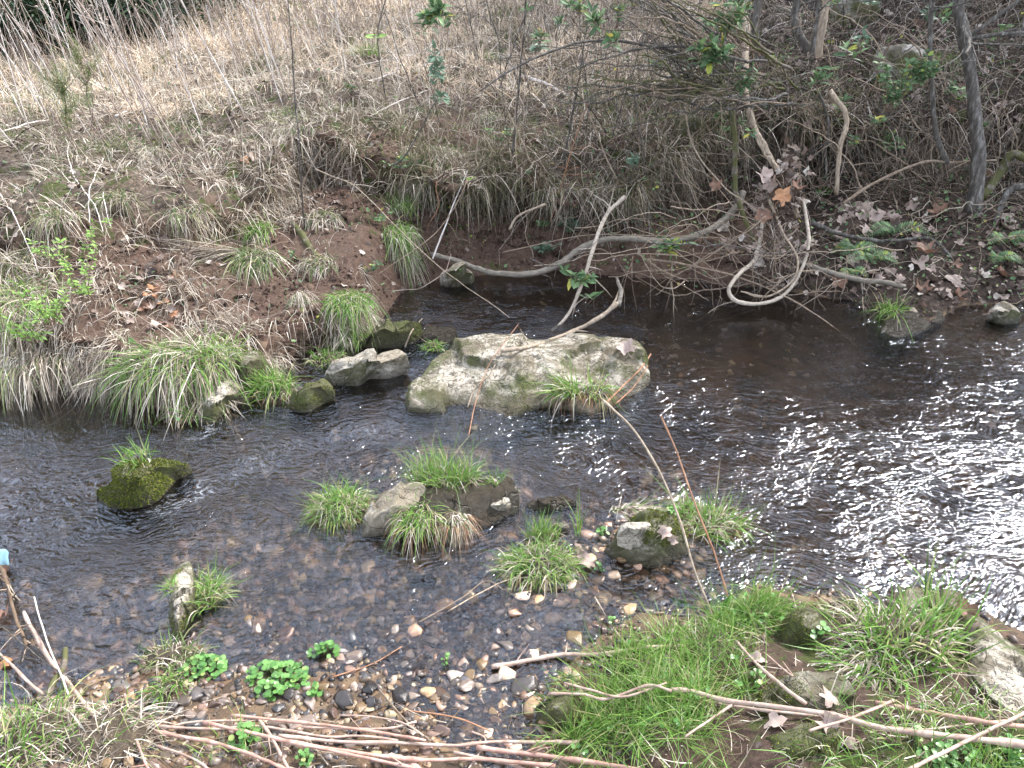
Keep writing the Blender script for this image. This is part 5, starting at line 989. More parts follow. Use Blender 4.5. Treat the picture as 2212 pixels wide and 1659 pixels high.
# trees: trunks with limbs and bare twigs reaching above the frame
def grow(p0, d0, L_, r0, depth, it, bend=.25, up=.2, nb=3):
    n = 8; P = [np.array(p0)]; d = nrm(np.array(d0, float))
    for i in range(n): d = nrm(d+np.array([random.gauss(0, bend*.4), random.gauss(0, bend*.4), random.gauss(0, bend*.3)+up*.08])); P.append(P[-1]+d*L_/n)
    P = np.array(P); it.append((P, np.linspace(r0, r0*.5, n+1)))
    if depth > 0:
        for _ in range(nb):
            i = random.randrange(2, n+1); a = nrm(nrm(P[i]-P[i-1])+np.array([random.gauss(0, .7), random.gauss(0, .6), random.gauss(0, .4)])); grow(P[i], a, L_*random.uniform(.4, .7), r0*.45, depth-1, it, bend, up, nb)
def tree(base, pts, r0, r1, m, label, nbr=8, bl=1.2, name='tree', crown=True, depth=2):
    P = np.array(base+pts if isinstance(base, list) else pts); C = wob(catmull(P, 60), .02, 3, random.random()*20)
    rr = np.linspace(r0, r1, 60)*(1+.08*fbm(C*12, 2, 5)); rr[:5] *= np.linspace(1.35, 1.05, 5); r0 = rr
    o = empty(name, C[0], label, 'tree'); b = C[0]; link('trunk', tubes_mesh('trunk', [(C-b, rr)], M[m], 10), o)
    it = []
    for _ in range(nbr):
        i = random.randrange(24, 59); grow(C[i], (random.gauss(0, 1), random.gauss(-.2, .7), random.uniform(-.2, .9)), bl*random.uniform(.5, 1), rr[i]*.4, depth, it)
    if it: link('branches', tubes_mesh('branches', [(a-b, np.maximum(r_, .0015)) for a, r_ in it], M[m], 5), o)
    return o
def up_(u, v, y, top, lean=(0, 0)):
    p_ = PY(u, v, y); return [p_+np.array([lean[0]*h_, lean[1]*h_, h_]) for h_ in top]
tree([], [PY(2103, 455, 6.0), PY(2112, 330, 6.05), PY(2102, 200, 6.1), PY(2085, 80, 6.15), PY(2070, 0, 6.2)]+up_(2068, -40, 6.25, (.3, 1.2, 2.2), (-.05, .05)), .052, .03, 'bark', 'rough grey trunk standing at the right edge of the frame', 14, 1.4)
tree([], [PY(2045, 350, 6.1), PY(2022, 280, 6.1), PY(2010, 150, 6.15), PY(2012, 30, 6.2), PY(2014, -10, 6.2)]+up_(2014, -60, 6.3, (.3, 1.2), (.02, .05)), .02, .012, 'bark', 'slim dark sapling left of the rough grey trunk', 8, .8)
tree([], [PY(1765, 128, 7.1), PY(1776, 50, 7.15), PY(1783, 0, 7.2)]+up_(1785, -40, 7.2, (.4, 1.3, 2.), (.02, .05)), .035, .02, 'vine', 'smooth straight tan sapling at the top of the right bank', 8, 1.2)
tree([], [PY(1752, 130, 7.0), PY(1762, 60, 7.05), PY(1768, 0, 7.1)]+up_(1770, -40, 7.1, (.4, 1.1), (-.02, .05)), .02, .012, 'bark', 'thin dark sapling touching the straight tan one', 5, .8)
tree([], [PY(1640, 130, 6.9), PY(1628, 60, 6.95), PY(1640, 0, 7.)]+up_(1640, -30, 7., (.4, 1.4, 2.4), (-.1, .0)), .03, .02, 'bark', 'dark leaning sapling right of the shaggy vine', 9, 1.3)
tree([], [PY(1745, 110, 7.3), PY(1720, 60, 7.35), PY(1722, 0, 7.4)]+up_(1722, -30, 7.4, (.4, 1.4), (.05, .0)), .038, .03, 'bark', 'lichened grey trunk behind the tan sapling', 9, 1.3)
# arching bush branches of the tangle at top centre-right
stick([(1037, 197, 5.5), (1120, 143, 5.5), (1230, 97, 5.6), (1304, 87, 5.7), (1370, 93, 5.8), (1475, 117, 6.0), (1600, 190, 6.2)], .005, .014, 'bark', 'long arching branch sweeping left across the top of the bank', 'branch', 'arching_branch', .01, twigs=16, tl=.5)
for i in range(64):
    u0 = random.uniform(1480, 1720); v0 = random.uniform(90, 230); ang = random.uniform(-.7, 1.3); l_ = random.uniform(120, 440); y0_ = random.uniform(5.8, 6.4)
    u1 = u0-l_*math.cos(ang); v1 = v0-l_*math.sin(ang)*.6-20; um = (u0+u1)/2; vm = (v0+v1)/2-random.uniform(-15, 45)
    stick([(u0, v0, y0_), (um, vm, y0_-.2), (u1, v1, y0_-.35)], random.uniform(.005, .012), .0025, (mb_ := random.choice(['bark', 'twig', 'bark', 'barkmoss'])), {'bark': 'dark ', 'twig': 'brown ', 'barkmoss': 'mossy ', 'vine': 'tan '}[mb_]+'arching shoot of the tangled bush, tip '+near_(u1, v1), 'branch', 'bush_branch', .05, twigs=random.choice([4, 8, 12]), group='arching shoots of the tangled bush', k=5, tl=.35)
for i in range(44):
    u0 = random.uniform(1600, 2230); v0 = random.uniform(120, 420); y0_ = hit(u0, v0)[0][1]-.15
    a = random.uniform(-1.4, 1.4); l_ = random.uniform(120, 330)
    stick([(u0, v0, y0_), (u0+l_*.5*math.sin(a), v0-l_*.45, y0_-.2), (u0+l_*math.sin(a)*1.3, v0-l_*.7, y0_-.3)], random.uniform(.004, .009), .002, (mb_ := random.choice(['bark', 'twig', 'vine'])), {'bark': 'dark ', 'twig': 'brown ', 'barkmoss': 'mossy ', 'vine': 'tan '}[mb_]+'shoot springing from the right bank '+near_(u0, v0), 'branch', 'bush_shoot', .05, twigs=random.choice([3, 6, 9]), group='bare shoots over the right bank', k=5, tl=.3)
for (a, b_, c_, r_, lb) in [((1140, -20), (1128, 100), (1108, 330), .009, 'upright dark stem in front of the central bank'), ((1165, -20), (1128, 105), (1125, 140), .006, 'stem crossing the upright dark stem at the top'), ((1000, -20), (1030, 110), (1037, 125), .008, 'grey stem at the top right of the hanging leafy vine'),
                           ((1045, -20), (1068, 60), (1085, 115), .007, 'thin stem at top centre'), ((838, -20), (815, 80), (833, 215), .006, 'dark thin sapling holding the yellow green leaf'), ((620, -20), (640, 250), (658, 490), .006, 'long straight grey stem crossing the left bank'),
                           ((1250, 190), (1310, 340), (1360, 440), .007, 'pale thin stem slanting right across the root curtain'), ((1270, 220), (1230, 340), (1190, 480), .005, 'reddish thin stem hanging by the bare wall'), ((950, 200), (880, 330), (840, 360), .006, 'grey stem slanting on the central face')]:
    y0_ = hit(c_[0], c_[1])[0][1]-.1
    stick([(*c_, y0_), (*b_, y0_-.15), (*a, y0_-.25)], r_, r_*.6, 'bark' if 'pale' not in lb and 'red' not in lb else ('twigred' if 'red' in lb else 'vine'), lb, 'shoot', 'bare_shoot', .015, twigs=8, tl=.3)
for (a, b_, r_, lb) in [((740, 195), (1010, 120), .010, 'long pale fallen stem across the dry grass left of centre'), ((470, 210), (1000, 100), .008, 'longest thin fallen stem on the dry grass'), ((250, 250), (540, 165), .012, 'pale fallen pole on the grass at upper left'), ((0, 285), (170, 250), .007, 'fallen stem at the left edge of the field'),
                        ((1130, 165), (1230, 210), .018, 'short pale broken pole on the bank under the arching branch'), ((800, 250), (1000, 170), .006, 'fallen stem above the lip at centre')]:
    stick([a, ((a[0]+b_[0])/2, (a[1]+b_[1])/2-6), b_], r_, r_*.7, 'weedpale', lb, 'fallen stem', 'fallen_stalk', .015, .05)
for i in range(40):
    u0 = random.uniform(900, 1560); v0 = random.uniform(180, 470); y0_ = hit(u0, v0)[0][1]-.08; l_ = random.uniform(120, 420); a = random.gauss(-.05, .22)
    stick([(u0, v0, y0_), (u0+a*l_*.5+random.uniform(-12, 12), v0-l_*.5, y0_-.12), (u0+a*l_, v0-l_, y0_-.22)], random.uniform(.003, .007), .002, random.choice(['bark', 'twig', 'vine', 'bark', 'weed']), 'thin upright shoot on the central bank, foot '+near_(u0, v0), 'shoot', 'upright_shoot', .02, twigs=random.choice([2, 4, 6]), group='thin upright shoots of the central bank', k=5, tl=.25)
# whitish stems hanging at the left
for pts, lb in [([(142, 300), (155, 370), (200, 440), (225, 500)], 'white stem hanging down the left bank, leftmost of three'), ([(180, 300), (215, 360), (222, 430), (240, 490)], 'white stem hanging down the left bank, middle of three'), ([(225, 345), (195, 400), (193, 480)], 'white stem hanging down the left bank, right of three bending left'),
                ([(0, 420), (30, 470), (60, 530), (85, 590)], 'white stem at the left edge of the bank')]:
    stick(pts, .0042, .003, 'weedpale', lb, 'stem', 'pale_stalk', .02, .08)

# ------------------------------------------------------------------ weed stalks standing in the field
HEADS = [mesh_arrays('seed_head', chip(iv1, 700+i, 4)*np.array([.014, .010, .016])*(.8+.15*i)*(1+.5*fbm(iv1*3, 2, i))[:, None], if1, M['weed'], False) for i in range(4)]
def weed(p0, lean, h_, r_, m, label, head=True, group='dead weed stalks standing in the field'):
    n = 9; s_ = np.linspace(0, 1, n)[:, None]; P = np.array([[0, 0, 0]])+np.array([lean[0], lean[1], 1.])*h_*s_+np.array([random.gauss(0, .05), random.gauss(0, .03), 0])*h_*s_*s_
    it = [(P, np.linspace(r_, r_*.5, n))]
    for _ in range(random.choice([2, 4, 6])):
        i = random.randrange(4, n); d = np.array([random.gauss(0, .5), random.gauss(0, .4), random.uniform(.3, 1)]); l_ = h_*random.uniform(.08, .2); it.append((np.array([P[i], P[i]+d*l_*.5, P[i]+d*l_]), np.array([r_*.5, r_*.4, r_*.3])))
    o = tag(link('weed_stalk', tubes_mesh('weed_stalk', it, M[m], 4), loc=p0), label, 'weed stalk', group)
    if head:
        for a, _ in it: me_ = HEADS[random.randrange(4)]; h_o = link('seed_head', me_, o); h_o.location = a[-1]; h_o.rotation_euler = (random.random()*6, 0, random.random()*6)
    return o
wl_ = ['grey weed stalk standing in the dense stand at the far upper left', 'brown weed stalk in the middle stand of the field', 'brown weed stalk at the upper middle of the field']
for i in range(130):
    u = random.choice([random.gauss(130, 140), random.gauss(330, 120), random.gauss(650, 110)]); v = random.uniform(120, 330) if u < 520 else random.uniform(30, 250)
    if u < -150: continue
    p_, n = hit(u, v, obst=False, water=False)
    if p_[1] > 16: continue
    weed(p_, (random.gauss(-.16, .12), random.gauss(0, .1)), (hw_ := random.uniform(.6, 1.4)), random.uniform(.0035, .006)*max(1, p_[1]/8), (mw_ := random.choice(['weed', 'weedpale', 'weedpale', 'weed'])), ('pale' if mw_ == 'weedpale' else 'brown')+(' tall' if hw_ > 1 else ' short')+' weed stalk rooted '+near_(u, v), random.random() < .6)
for (u, v, lx, h_, lb) in [(575, 250, -.35, 1.3, 'tall dark weed stalk with bark foot at the bank edge'), (530, 250, -.42, 1.5, 'long white leaning stalk at the bank edge'), (400, 340, -.42, 1.5, 'long leaning dark stalk rooted at the left bank lip'), (330, 320, -.3, 1.2, 'leaning brown stalk left of the long leaning dark stalk')]:
    p_, n = hit(u, v); weed(p_, (lx, .0), h_, .008, 'weedpale' if 'white' in lb else 'weed', lb, True)
# mass of thin dry weeds behind (uncountable)
N = 14000
Pg, Ng, ix = sample(N, (fT > 8.15)*(fy < 30)*(fx < 2)/np.maximum(fy, 6)**.6*np.where(fx < -2, 1.6, 1))
tag(link('dry_weeds', blades_mesh('dry_weeds', M['weed'], [blades(Pg, gdir(Ng, 1, 0, .22)+[-.1, 0, 0], RNG.uniform(.3, .95, N), RNG.uniform(.003, .006, N)*Pg[:, 1]/8, RNG.uniform(0, .2, N), 3, .15)])), 'thin dead weeds standing thickly at the back of the field', 'weeds', kind='stuff')
# small cedar seedling with wispy needles at left
def wisp(u, v, h_px, label, k=1500, r_=.25, y=None):
    p_, n = hit(u, v); dep = (p_-CAMP)@CF; H = h_px*dep*TX/1106
    o = empty('cedar_seedling', p_, label, 'seedling'); P = catmull([(0, 0, 0), (-.03, 0, H*.4), (.02, -.02, H*.75), (0, -.03, H)], 14); it = [(P, np.linspace(.008, .002, 14))]; tips = []
    for _ in range(26):
        i = random.randrange(3, 13); d = np.array([random.gauss(0, 1), random.gauss(0, .7), random.uniform(.2, 1.)]); l_ = H*random.uniform(.15, .35); c_ = catmull([P[i], P[i]+nrm(d)*l_*.5, P[i]+nrm(d)*l_+[0, 0, .04]], 6); it.append((c_, np.linspace(.003, .001, 6))); tips.append(c_)
    link('stem', tubes_mesh('stem', it, M['twig'], 4), o); T_ = np.vstack(tips); rt = T_[RNG.integers(0, len(T_), k)]+RNG.normal(0, .012, (k, 3))
    link('needles', blades_mesh('needles', M['dull'], [blades(rt, RNG.normal(0, .6, (k, 3))+[0, 0, .6], RNG.uniform(.02, .06, k), .0028, .1, 2)]), o)
wisp(215, 290, 160, 'wispy green seedling standing on the left bank before the weeds'); wisp(170, 330, 150, 'wispy green seedling left of the other and slightly lower')

# ------------------------------------------------------------------ evergreens at the back, and unseen ones added at right for shade
def evergreen(x, y, h_, r_, label):
    p_, n = drop(x, y, 20); o = empty('evergreen_tree', p_, label, 'tree')
    P = np.array([[0, 0, -.2], [.05, 0, h_*.5], [0, 0, h_]]); C = catmull(P, 20); it = [(C, np.linspace(.14, .02, 20))]
    tips = []
    for i in range(90):
        z = random.random()**1.7*.95*h_; a = random.uniform(0, 6.28); l_ = r_*(1-z/h_*.75)*random.uniform(.5, 1.15); c_ = catmull([(0, 0, z), (math.cos(a)*l_*.5, math.sin(a)*l_*.5, z+l_*.12), (math.cos(a)*l_, math.sin(a)*l_, z+random.uniform(-.1, .3)*l_)], 8); it.append((c_, np.linspace(.03, .006, 8))); tips.append(c_[2:])
    link('trunk', tubes_mesh('trunk', it, M['bark'], 5), o); T_ = np.vstack(tips); k = 13000
    rt = T_[RNG.integers(0, len(T_), k)]+RNG.normal(0, .16, (k, 3))
    link('crown', blades_mesh('crown', M['cedar'], [blades(rt, RNG.normal(0, .7, (k, 3))+[0, 0, .3], RNG.uniform(.08, .24, k), .028, .25, 2)]), o)
for x, y, h_, r_, lb in [(-7.0, 10.9, 5, 1.5, 'dark evergreen at the far left corner, nearest of the row'), (-5.9, 11.8, 6, 1.5, 'dark evergreen second from the left corner'), (-5.9, 14.8, 7, 2.0, 'dark evergreen third from the left, behind the weeds'), (-4.4, 18, 7, 2.2, 'dark evergreen farthest right, behind the pinkish weeds'),
                         (-8.3, 12.5, 7, 2.2, 'dark evergreen at the left edge behind the nearest one'), (-8.0, 16, 8, 2.5, 'dark evergreen in the second row at left'),
                         (6.3, 10.6, 6, 1.9, 'evergreen added beyond the top right corner to shade the bank, nearest the trunk'), (8.6, 9.4, 6.5, 2.2, 'evergreen added beyond the right edge to shade the bank'), (4.3, 12.4, 6, 1.9, 'unseen evergreen added up the right slope to cast shade'), (3.0, 14.5, 6.5, 2.2, 'unseen evergreen added far up the right slope to cast shade')]:  # these four stand out of view, added to shade bank and darken pool
    evergreen(x, y, h_, r_, lb)
# leafless wood on the right slope, above and behind the frame: real trees that shade the right bank and darken its reflection
for i, (x, y) in enumerate([(1.6, 10.5), (3.2, 9.3), (4.6, 10.2), (6.2, 8.8), (2.6, 12.5), (5.2, 12.6), (7.6, 11), (8.4, 7.6), (6.6, 6.9)]):
    p_, n = drop(x, y, 20); h_ = random.uniform(4, 6)
    o = tree([], [p_-[0, 0, .2], p_+[random.uniform(-.2, .2), 0, h_*.4], p_+[random.uniform(-.4, .4), random.uniform(-.4, .2), h_]], random.uniform(.07, .12), .03, 'bark', 'bare tree on the wooded right slope, '+['behind the arching bush', 'left of the grey boulder', 'right of the grey boulder', 'at the right edge', 'far up behind the bush', 'far up behind the boulder', 'far right, up slope', 'beyond the right edge', 'just past the right trunk'][i], 22, 2.2, depth=3)

# ------------------------------------------------------------------ leafy sprigs
lft = np.array([[0, 0, 0], [.25, .13, .05], [.6, .16, .07], [1, 0, -.02], [.6, -.16, .07], [.25, -.13, .05], [.25, 0, 0], [.6, 0, .01]])
lff = np.array([[0, 6, 1, 1], [0, 5, 6, 6]]); lf3 = np.array([[0, 6, 1], [0, 5, 6], [2, 7, 3], [3, 7, 4]]); lf4 = np.array([[1, 6, 7, 2], [6, 5, 4, 7]])
def sprig(u, v, label, ru, rv, nst, nl, ls, m='leaf', y=None, up=(0, 0, 1), off=.05, name='leafy_sprig', cat='plant', stem='twig', wide=1., hang=False):
    p_ = PY(u, v, y) if y else hit(u, v, off)[0]; dep = (p_-CAMP)@CF; k_ = dep*TX/1106; a, b = ru*k_, rv*k_
    o = empty(name, p_, label, cat); it = []; LP, LD = [], []
    for i in range(nst):
        e = np.array([random.uniform(-a, a), random.uniform(-.4, .2)*a, (-1 if hang else 1)*random.uniform(.4, 1)*b*1.6]); c_ = wob(catmull([(random.uniform(-a, a)*.3, 0, 0), e*.5+[0, -.03, .02], e], 10), .02, 7, i*3.+u); it.append((c_, np.linspace(.003, .0012, 10)))
        for j in range(nl):
            q_ = random.randrange(2, 10); d = np.array([random.gauss(0, 1), random.gauss(-.3, .7), random.gauss(.25, .5)])
            for s_ in (1, -1): LP.append(c_[q_]+np.array([0, 0, 0])); LD.append(d*np.array([s_, s_ if s_ > 0 else .5, 1]))
    link('stems', tubes_mesh('stems', it, M[stem], 4), o); LP = np.array(LP); LD = np.array(LD); N = len(LP)
    Mx = basis(LD, np.array([0, -.4, 1.])+RNG.normal(0, .35, (N, 3))); V1, F1 = replicate(lft*np.array([1, wide, 1]), [lf3, lf4], Mx, LP, RNG.uniform(.6, 1.15, N)[:, None]*ls)
    link('leaves', mesh_arrays('leaves', V1, F1, M[m], True), o); return o
for a in [(190, 650, 'lime green budding bush on the left bank, upper right part', 50, 110, 9, 9, .04, 'leafl'), (120, 700, 'lime green budding bush on the left bank, middle', 60, 60, 9, 9, .04, 'leafl'), (75, 740, 'lime green budding bush low at the left', 45, 40, 7, 8, .04, 'leafl'), (210, 560, 'lime green sprig rising above the left bush', 25, 70, 4, 8, .035, 'leafl'), (110, 560, 'lime green sprig at the upper left of the left bush', 35, 30, 4, 7, .035, 'leafl'), (240, 500, 'small lime sprig near the white stems', 12, 40, 2, 6, .03, 'leafl')]:
    sprig(*a, stem='twig', off=.12)
for a in [(1440, 550, 'glossy green sprig standing over the curved log', 40, 28, 6, 5, .085, 'leaf', 5.3), (1250, 615, 'green honeysuckle sprig on the leaning stem', 45, 25, 5, 4, .09, 'leaf', 5.0), (1270, 655, 'two drooping leaves low on the leaning stem', 14, 12, 2, 1, .1, 'leaf', 4.95),
          (1520, 150, 'bunch of grey green leaves in the tangled bush, lower', 45, 50, 7, 6, .11, 'leaf', 5.7), (1560, 80, 'bunch of grey green leaves in the tangled bush, upper', 50, 45, 7, 6, .10, 'leaf', 5.9), (1600, 200, 'leaves where the shaggy vine leaves the bush', 30, 40, 5, 6, .07, 'leaf', 6.), (1290, 70, 'leafy sprig on the arching branch', 25, 30, 4, 5, .08, 'leaf', 5.6), (1320, 100, 'lower leafy sprig on the arching branch', 14, 14, 2, 4, .09, 'leaf', 5.6), (1250, 30, 'leafy sprig at top centre right', 35, 25, 4, 5, .08, 'leaf', 5.8),
          (1830, 135, 'four opposite leaves on a small shoot by the grey boulder', 16, 22, 2, 3, .11, 'leaf', 6.6), (1755, 185, 'fan of leaves with one yellow at the head of the hollow', 26, 14, 3, 3, .10, 'leaf', 6.2), (1790, 160, 'small pair of leaves right of the leaf fan', 12, 12, 2, 2, .08, 'leaf', 6.2),
          (1600, 30, 'green leaves at the top on the shaggy vine', 40, 40, 5, 5, .08, 'leaf', 6.2), (1620, 300, 'tiny leaf tuft on the twin vine', 10, 14, 2, 3, .06, 'leaf', 5.9), (1860, 20, 'sparse small leaves at the top of the privet', 30, 20, 4, 6, .05, 'leaf', 6.6), (1360, 370, 'grey green leaves by the root curtain', 20, 25, 4, 4, .06, 'leafgrey', 5.8), (1890, 280, 'pale leaf pair in the hollow', 25, 20, 3, 3, .07, 'leaf', 6.1), (1840, 315, 'dark leaves beside the pale twisted root', 16, 12, 3, 4, .05, 'leaf', 6.)]:
    sprig(*a[:9], y=a[9])
sprig(1920, 240, 'privet with many small rounded leaves before the lichened boulder, left half', 55, 75, 11, 11, .05, 'leaf', 6.1, wide=1.7, name='privet_bush', cat='shrub')
sprig(1990, 190, 'privet with many small rounded leaves before the lichened boulder, right half', 45, 50, 9, 10, .05, 'leaf', 6.1, wide=1.7, name='privet_bush', cat='shrub')
sprig(945, 5, 'leafy vine hanging from the top of the frame, upper bunch', 45, 45, 7, 7, .085, 'leaf', 5.4, hang=True, name='hanging_vine', cat='vine')
sprig(935, 75, 'leafy vine hanging from the top of the frame, lower string of narrow leaves', 14, 90, 4, 9, .07, 'leafgrey', 5.4, hang=True, name='hanging_vine', cat='vine')
sprig(955, 210, 'single broad leaf hanging at the middle of the bank', 10, 14, 1, 1, .12, 'leafgrey', 5.4, hang=True); sprig(818, 72, 'yellow green leaf pair hanging from the thin dark sapling', 12, 8, 2, 1, .1, 'leafl', 5.6, hang=True)
sprig(1010, 380, 'yellowing leaf hanging over the central tuft', 8, 10, 1, 1, .1, 'leafl', 5.5, hang=True)
for u, v, ru, rv, ns, ls, lb in [(1180, 545, 28, 14, 14, .035, 'cushion of grey green cress at the foot of the bare wall'), (1235, 500, 34, 22, 14, .04, 'grey green weed patch on the bank behind the curved log'), (1170, 490, 16, 10, 5, .04, 'round leaved seedling on the bare wall'), (820, 480, 30, 20, 7, .035, 'small green plant beside the recess'), (870, 370, 40, 25, 8, .03, 'green chickweed on the central face'), (770, 200, 25, 14, 5, .03, 'small green weeds on the dry grass'),
                             (1080, 310, 50, 25, 10, .03, 'patch of small green weeds on the central bank face'), (960, 460, 30, 25, 6, .03, 'green weeds right of the central tuft'), (1440, 270, 40, 20, 7, .03, 'small green weeds under the tangled bush'), (640, 560, 12, 10, 2, .035, 'two lone leaves on the bare dirt mound'), (800, 590, 25, 18, 5, .03, 'small green plant hanging left of the recess')]:
    sprig(u, v, lb, ru, rv, ns, 4, ls, 'leafgrey' if 'grey' in lb else 'leaf', wide=1.9, off=.03, name='small_weed', cat='weed')
for i in range(40):
    u0, v0 = random.uniform(1100, 2180), random.uniform(0, 330)
    if u0 < 1500 and v0 > 160: continue
    sprig(u0, v0, 'small honeysuckle sprig '+near_(u0, v0), random.uniform(12, 28), random.uniform(12, 30), random.choice([2, 3, 4]), random.choice([3, 4, 5]), random.uniform(.05, .08), random.choice(['leaf', 'leaf', 'leafgrey']), y=hit(u0, v0)[0][1]-random.uniform(.2, .5) if v0 > 120 else random.uniform(5.8, 6.5))['group'] = 'small honeysuckle sprigs of the brush'
# fern fronds
def fern(u, v, label, n, ln, y=None, m='leaf', off=.04, hang=False):
    p_ = PY(u, v, y) if y else hit(u, v, off)[0]; o = empty('fern', p_, label, 'fern'); it = []; LP, LD, LS = [], [], []
    for i in range(n):
        a = random.uniform(-1.5, 1.5); L_ = ln*random.uniform(.6, 1); d = np.array([math.sin(a), -.4, .45 if not hang else -.5]); c_ = catmull([(0, 0, 0), d*L_*.5, d*L_+[0, 0, -L_*.45]], 18); it.append((c_, np.linspace(.003, .001, 18)))
        T_ = nrm(np.gradient(c_, axis=0)); sd_ = nrm(np.cross(T_, [0, -.5, 1.]))
        for j in range(2, 18):
            for s_ in (1, -1): LP.append(c_[j]); LD.append(sd_[j]*s_+T_[j]*.35); LS.append(L_*.26*math.sin(min(1, (19-j)/15)*1.5))
    link('rachis', tubes_mesh('rachis', it, M['twig'], 4), o); LP, LD, LS = map(np.array, (LP, LD, LS)); N = len(LP)
    V1, F1 = replicate(lft*np.array([1, .75, .5]), [lf3, lf4], basis(LD, np.array([0, -.4, 1.])+RNG.normal(0, .1, (N, 3))), LP, LS[:, None]); link('leaflets', mesh_arrays('leaflets', V1, F1, M[m], True), o)
fern(1840, 540, 'dark evergreen fern under the right bank', 8, .3); fern(1930, 500, 'dark fern fronds left of the large red brown leaf', 8, .28); fern(1880, 560, 'low fern fronds near the right log', 7, .25); fern(2170, 520, 'bright fern at the right edge of the frame', 8, .3, m='leaf'); fern(40, 800, 'single fern frond dipping to the water at far left', 2, .35, hang=True); fern(1840, 590, 'small fern right above the dark pool', 4, .2); fern(2150, 560, 'fern fronds at the right water edge', 5, .25)
# water cress and round leaf clumps
def cress(u, v, ru, rv, n, label, s0=.02, name='cress_clump', h0=.05):
    p_, nn = hit(u, v); dep = (p_-CAMP)@CF; k_ = dep*TX/1106; o = empty(name, p_, label, 'water plant')
    a = RNG.random(n)*6.28; rr = np.sqrt(RNG.random(n)); C = np.stack([np.cos(a)*rr*ru*k_, np.sin(a)*rr*rv*k_*1.6, .01+h0*(1-rr*rr)*RNG.uniform(.4, 1, n)], -1)
    it = [(np.array([C[i]*[.6, .6, 0], C[i]*[.85, .85, .6], C[i]]), np.array([.0014]*3)) for i in range(n)]; link('stems', tubes_mesh('stems', it, M['dull'], 4), o)
    Mx = basis(np.stack([np.cos(a*3), np.sin(a*3), RNG.normal(0, .15, n)], -1), np.array([0, -.2, 1.])+RNG.normal(0, .22, (n, 3))); V1, F1 = replicate(rl, [rf], Mx, C, RNG.uniform(.7, 1.2, n)[:, None]*s0); link('leaves', mesh_arrays('leaves', V1, F1, M['cress'], True), o)
cress(600, 1465, 62, 26, 190, 'largest bright green cress clump on the pebble bar'); cress(585, 1500, 24, 14, 50, 'lower lobe of the largest cress clump'); cress(440, 1450, 44, 26, 110, 'bright green cress clump beside the scraggly tuft'); cress(700, 1412, 28, 9, 40, 'small cress clump at the upper right of the pebble bar'); cress(680, 1500, 14, 7, 14, 'tiny cress sprig right of the largest clump')
cress(530, 1600, 26, 20, 50, 'cress sprig between the foreground canes', .022); cress(965, 1433, 9, 7, 16, 'tiny lime sprig in the middle of the riffle', .011); cress(1320, 1350, 9, 7, 12, 'tiny pale seedling under the shallow water at centre right', .011); cress(1295, 1232, 8, 6, 14, 'tiny round leaved sprig below the right islet', .011); cress(1300, 1155, 10, 6, 18, 'small cress sprig left of the knobbly mossy rock', .015)
cress(1780, 415, 24, 20, 34, 'round leaved plant at the foot of the pale twisted root', .03); cress(1450, 1110, 10, 8, 10, 'tiny leaf cluster at the back of the right islet', .012); cress(1770, 1370, 14, 9, 10, 'pair of round seedlings left of the coarse tuft', .022); cress(1630, 1475, 14, 12, 12, 'round seedlings beside the mossy slab', .018); cress(1975, 1600, 14, 10, 6, 'round seedlings under the thick cane at right', .022); cress(2050, 1640, 60, 22, 90, 'patch of round leaves in the near right corner', .016); cress(2180, 1630, 40, 22, 60, 'patch of larger round leaves at the right bottom corner', .02)
cress(985, 585, 10, 6, 8, 'tiny leaves on the stone under the curved log', .015); cress(660, 1650, 20, 8, 20, 'moss and seedlings at the bottom edge left of centre', .015)
# dock leaves
def dock(pts, wd, label, twist=0.):
    P = catmull([PY(*p_) for p_ in pts], 14); T_ = nrm(np.gradient(P, axis=0)); sd_ = nrm(np.cross(T_, CF+np.array([twist, 0, 0]))); w = wd*np.sin(np.linspace(.12, math.pi-.05, 14))**.8
    V = np.stack([P-sd_*w[:, None]+CF*-.006*0, P+CF*.008, P+sd_*w[:, None]], 1).reshape(-1, 3); i = np.arange(13)[:, None]*3+np.array([0, 1])
    F = np.stack([i, i+1, i+4, i+3], -1).reshape(-1, 4); b = P[0]; o = empty('dock_leaf', b, label, 'leaf'); link('blade', mesh_arrays('blade', V-b, F, M['cress'], True), o); link('midrib', tubes_mesh('midrib', [(P-b-CF*.002, np.linspace(.0022, .0008, 14))], M['dull'], 4), o)
dock([(1555, 1370, 2.12), (1562, 1320, 2.14), (1578, 1285, 2.16)], .016, 'narrow upright dock leaf by the two tall canes'); dock([(1520, 1350, 2.15), (1490, 1325, 2.2), (1450, 1292, 2.26)], .032, 'broad dock leaf tilting left by the two tall canes')
dock([(885/3+5, 640/3+553, 4.0), (285, 740, 4.02), (280, 728, 4.04)], .02, 'small bright leaf on the left of the grass knoll')

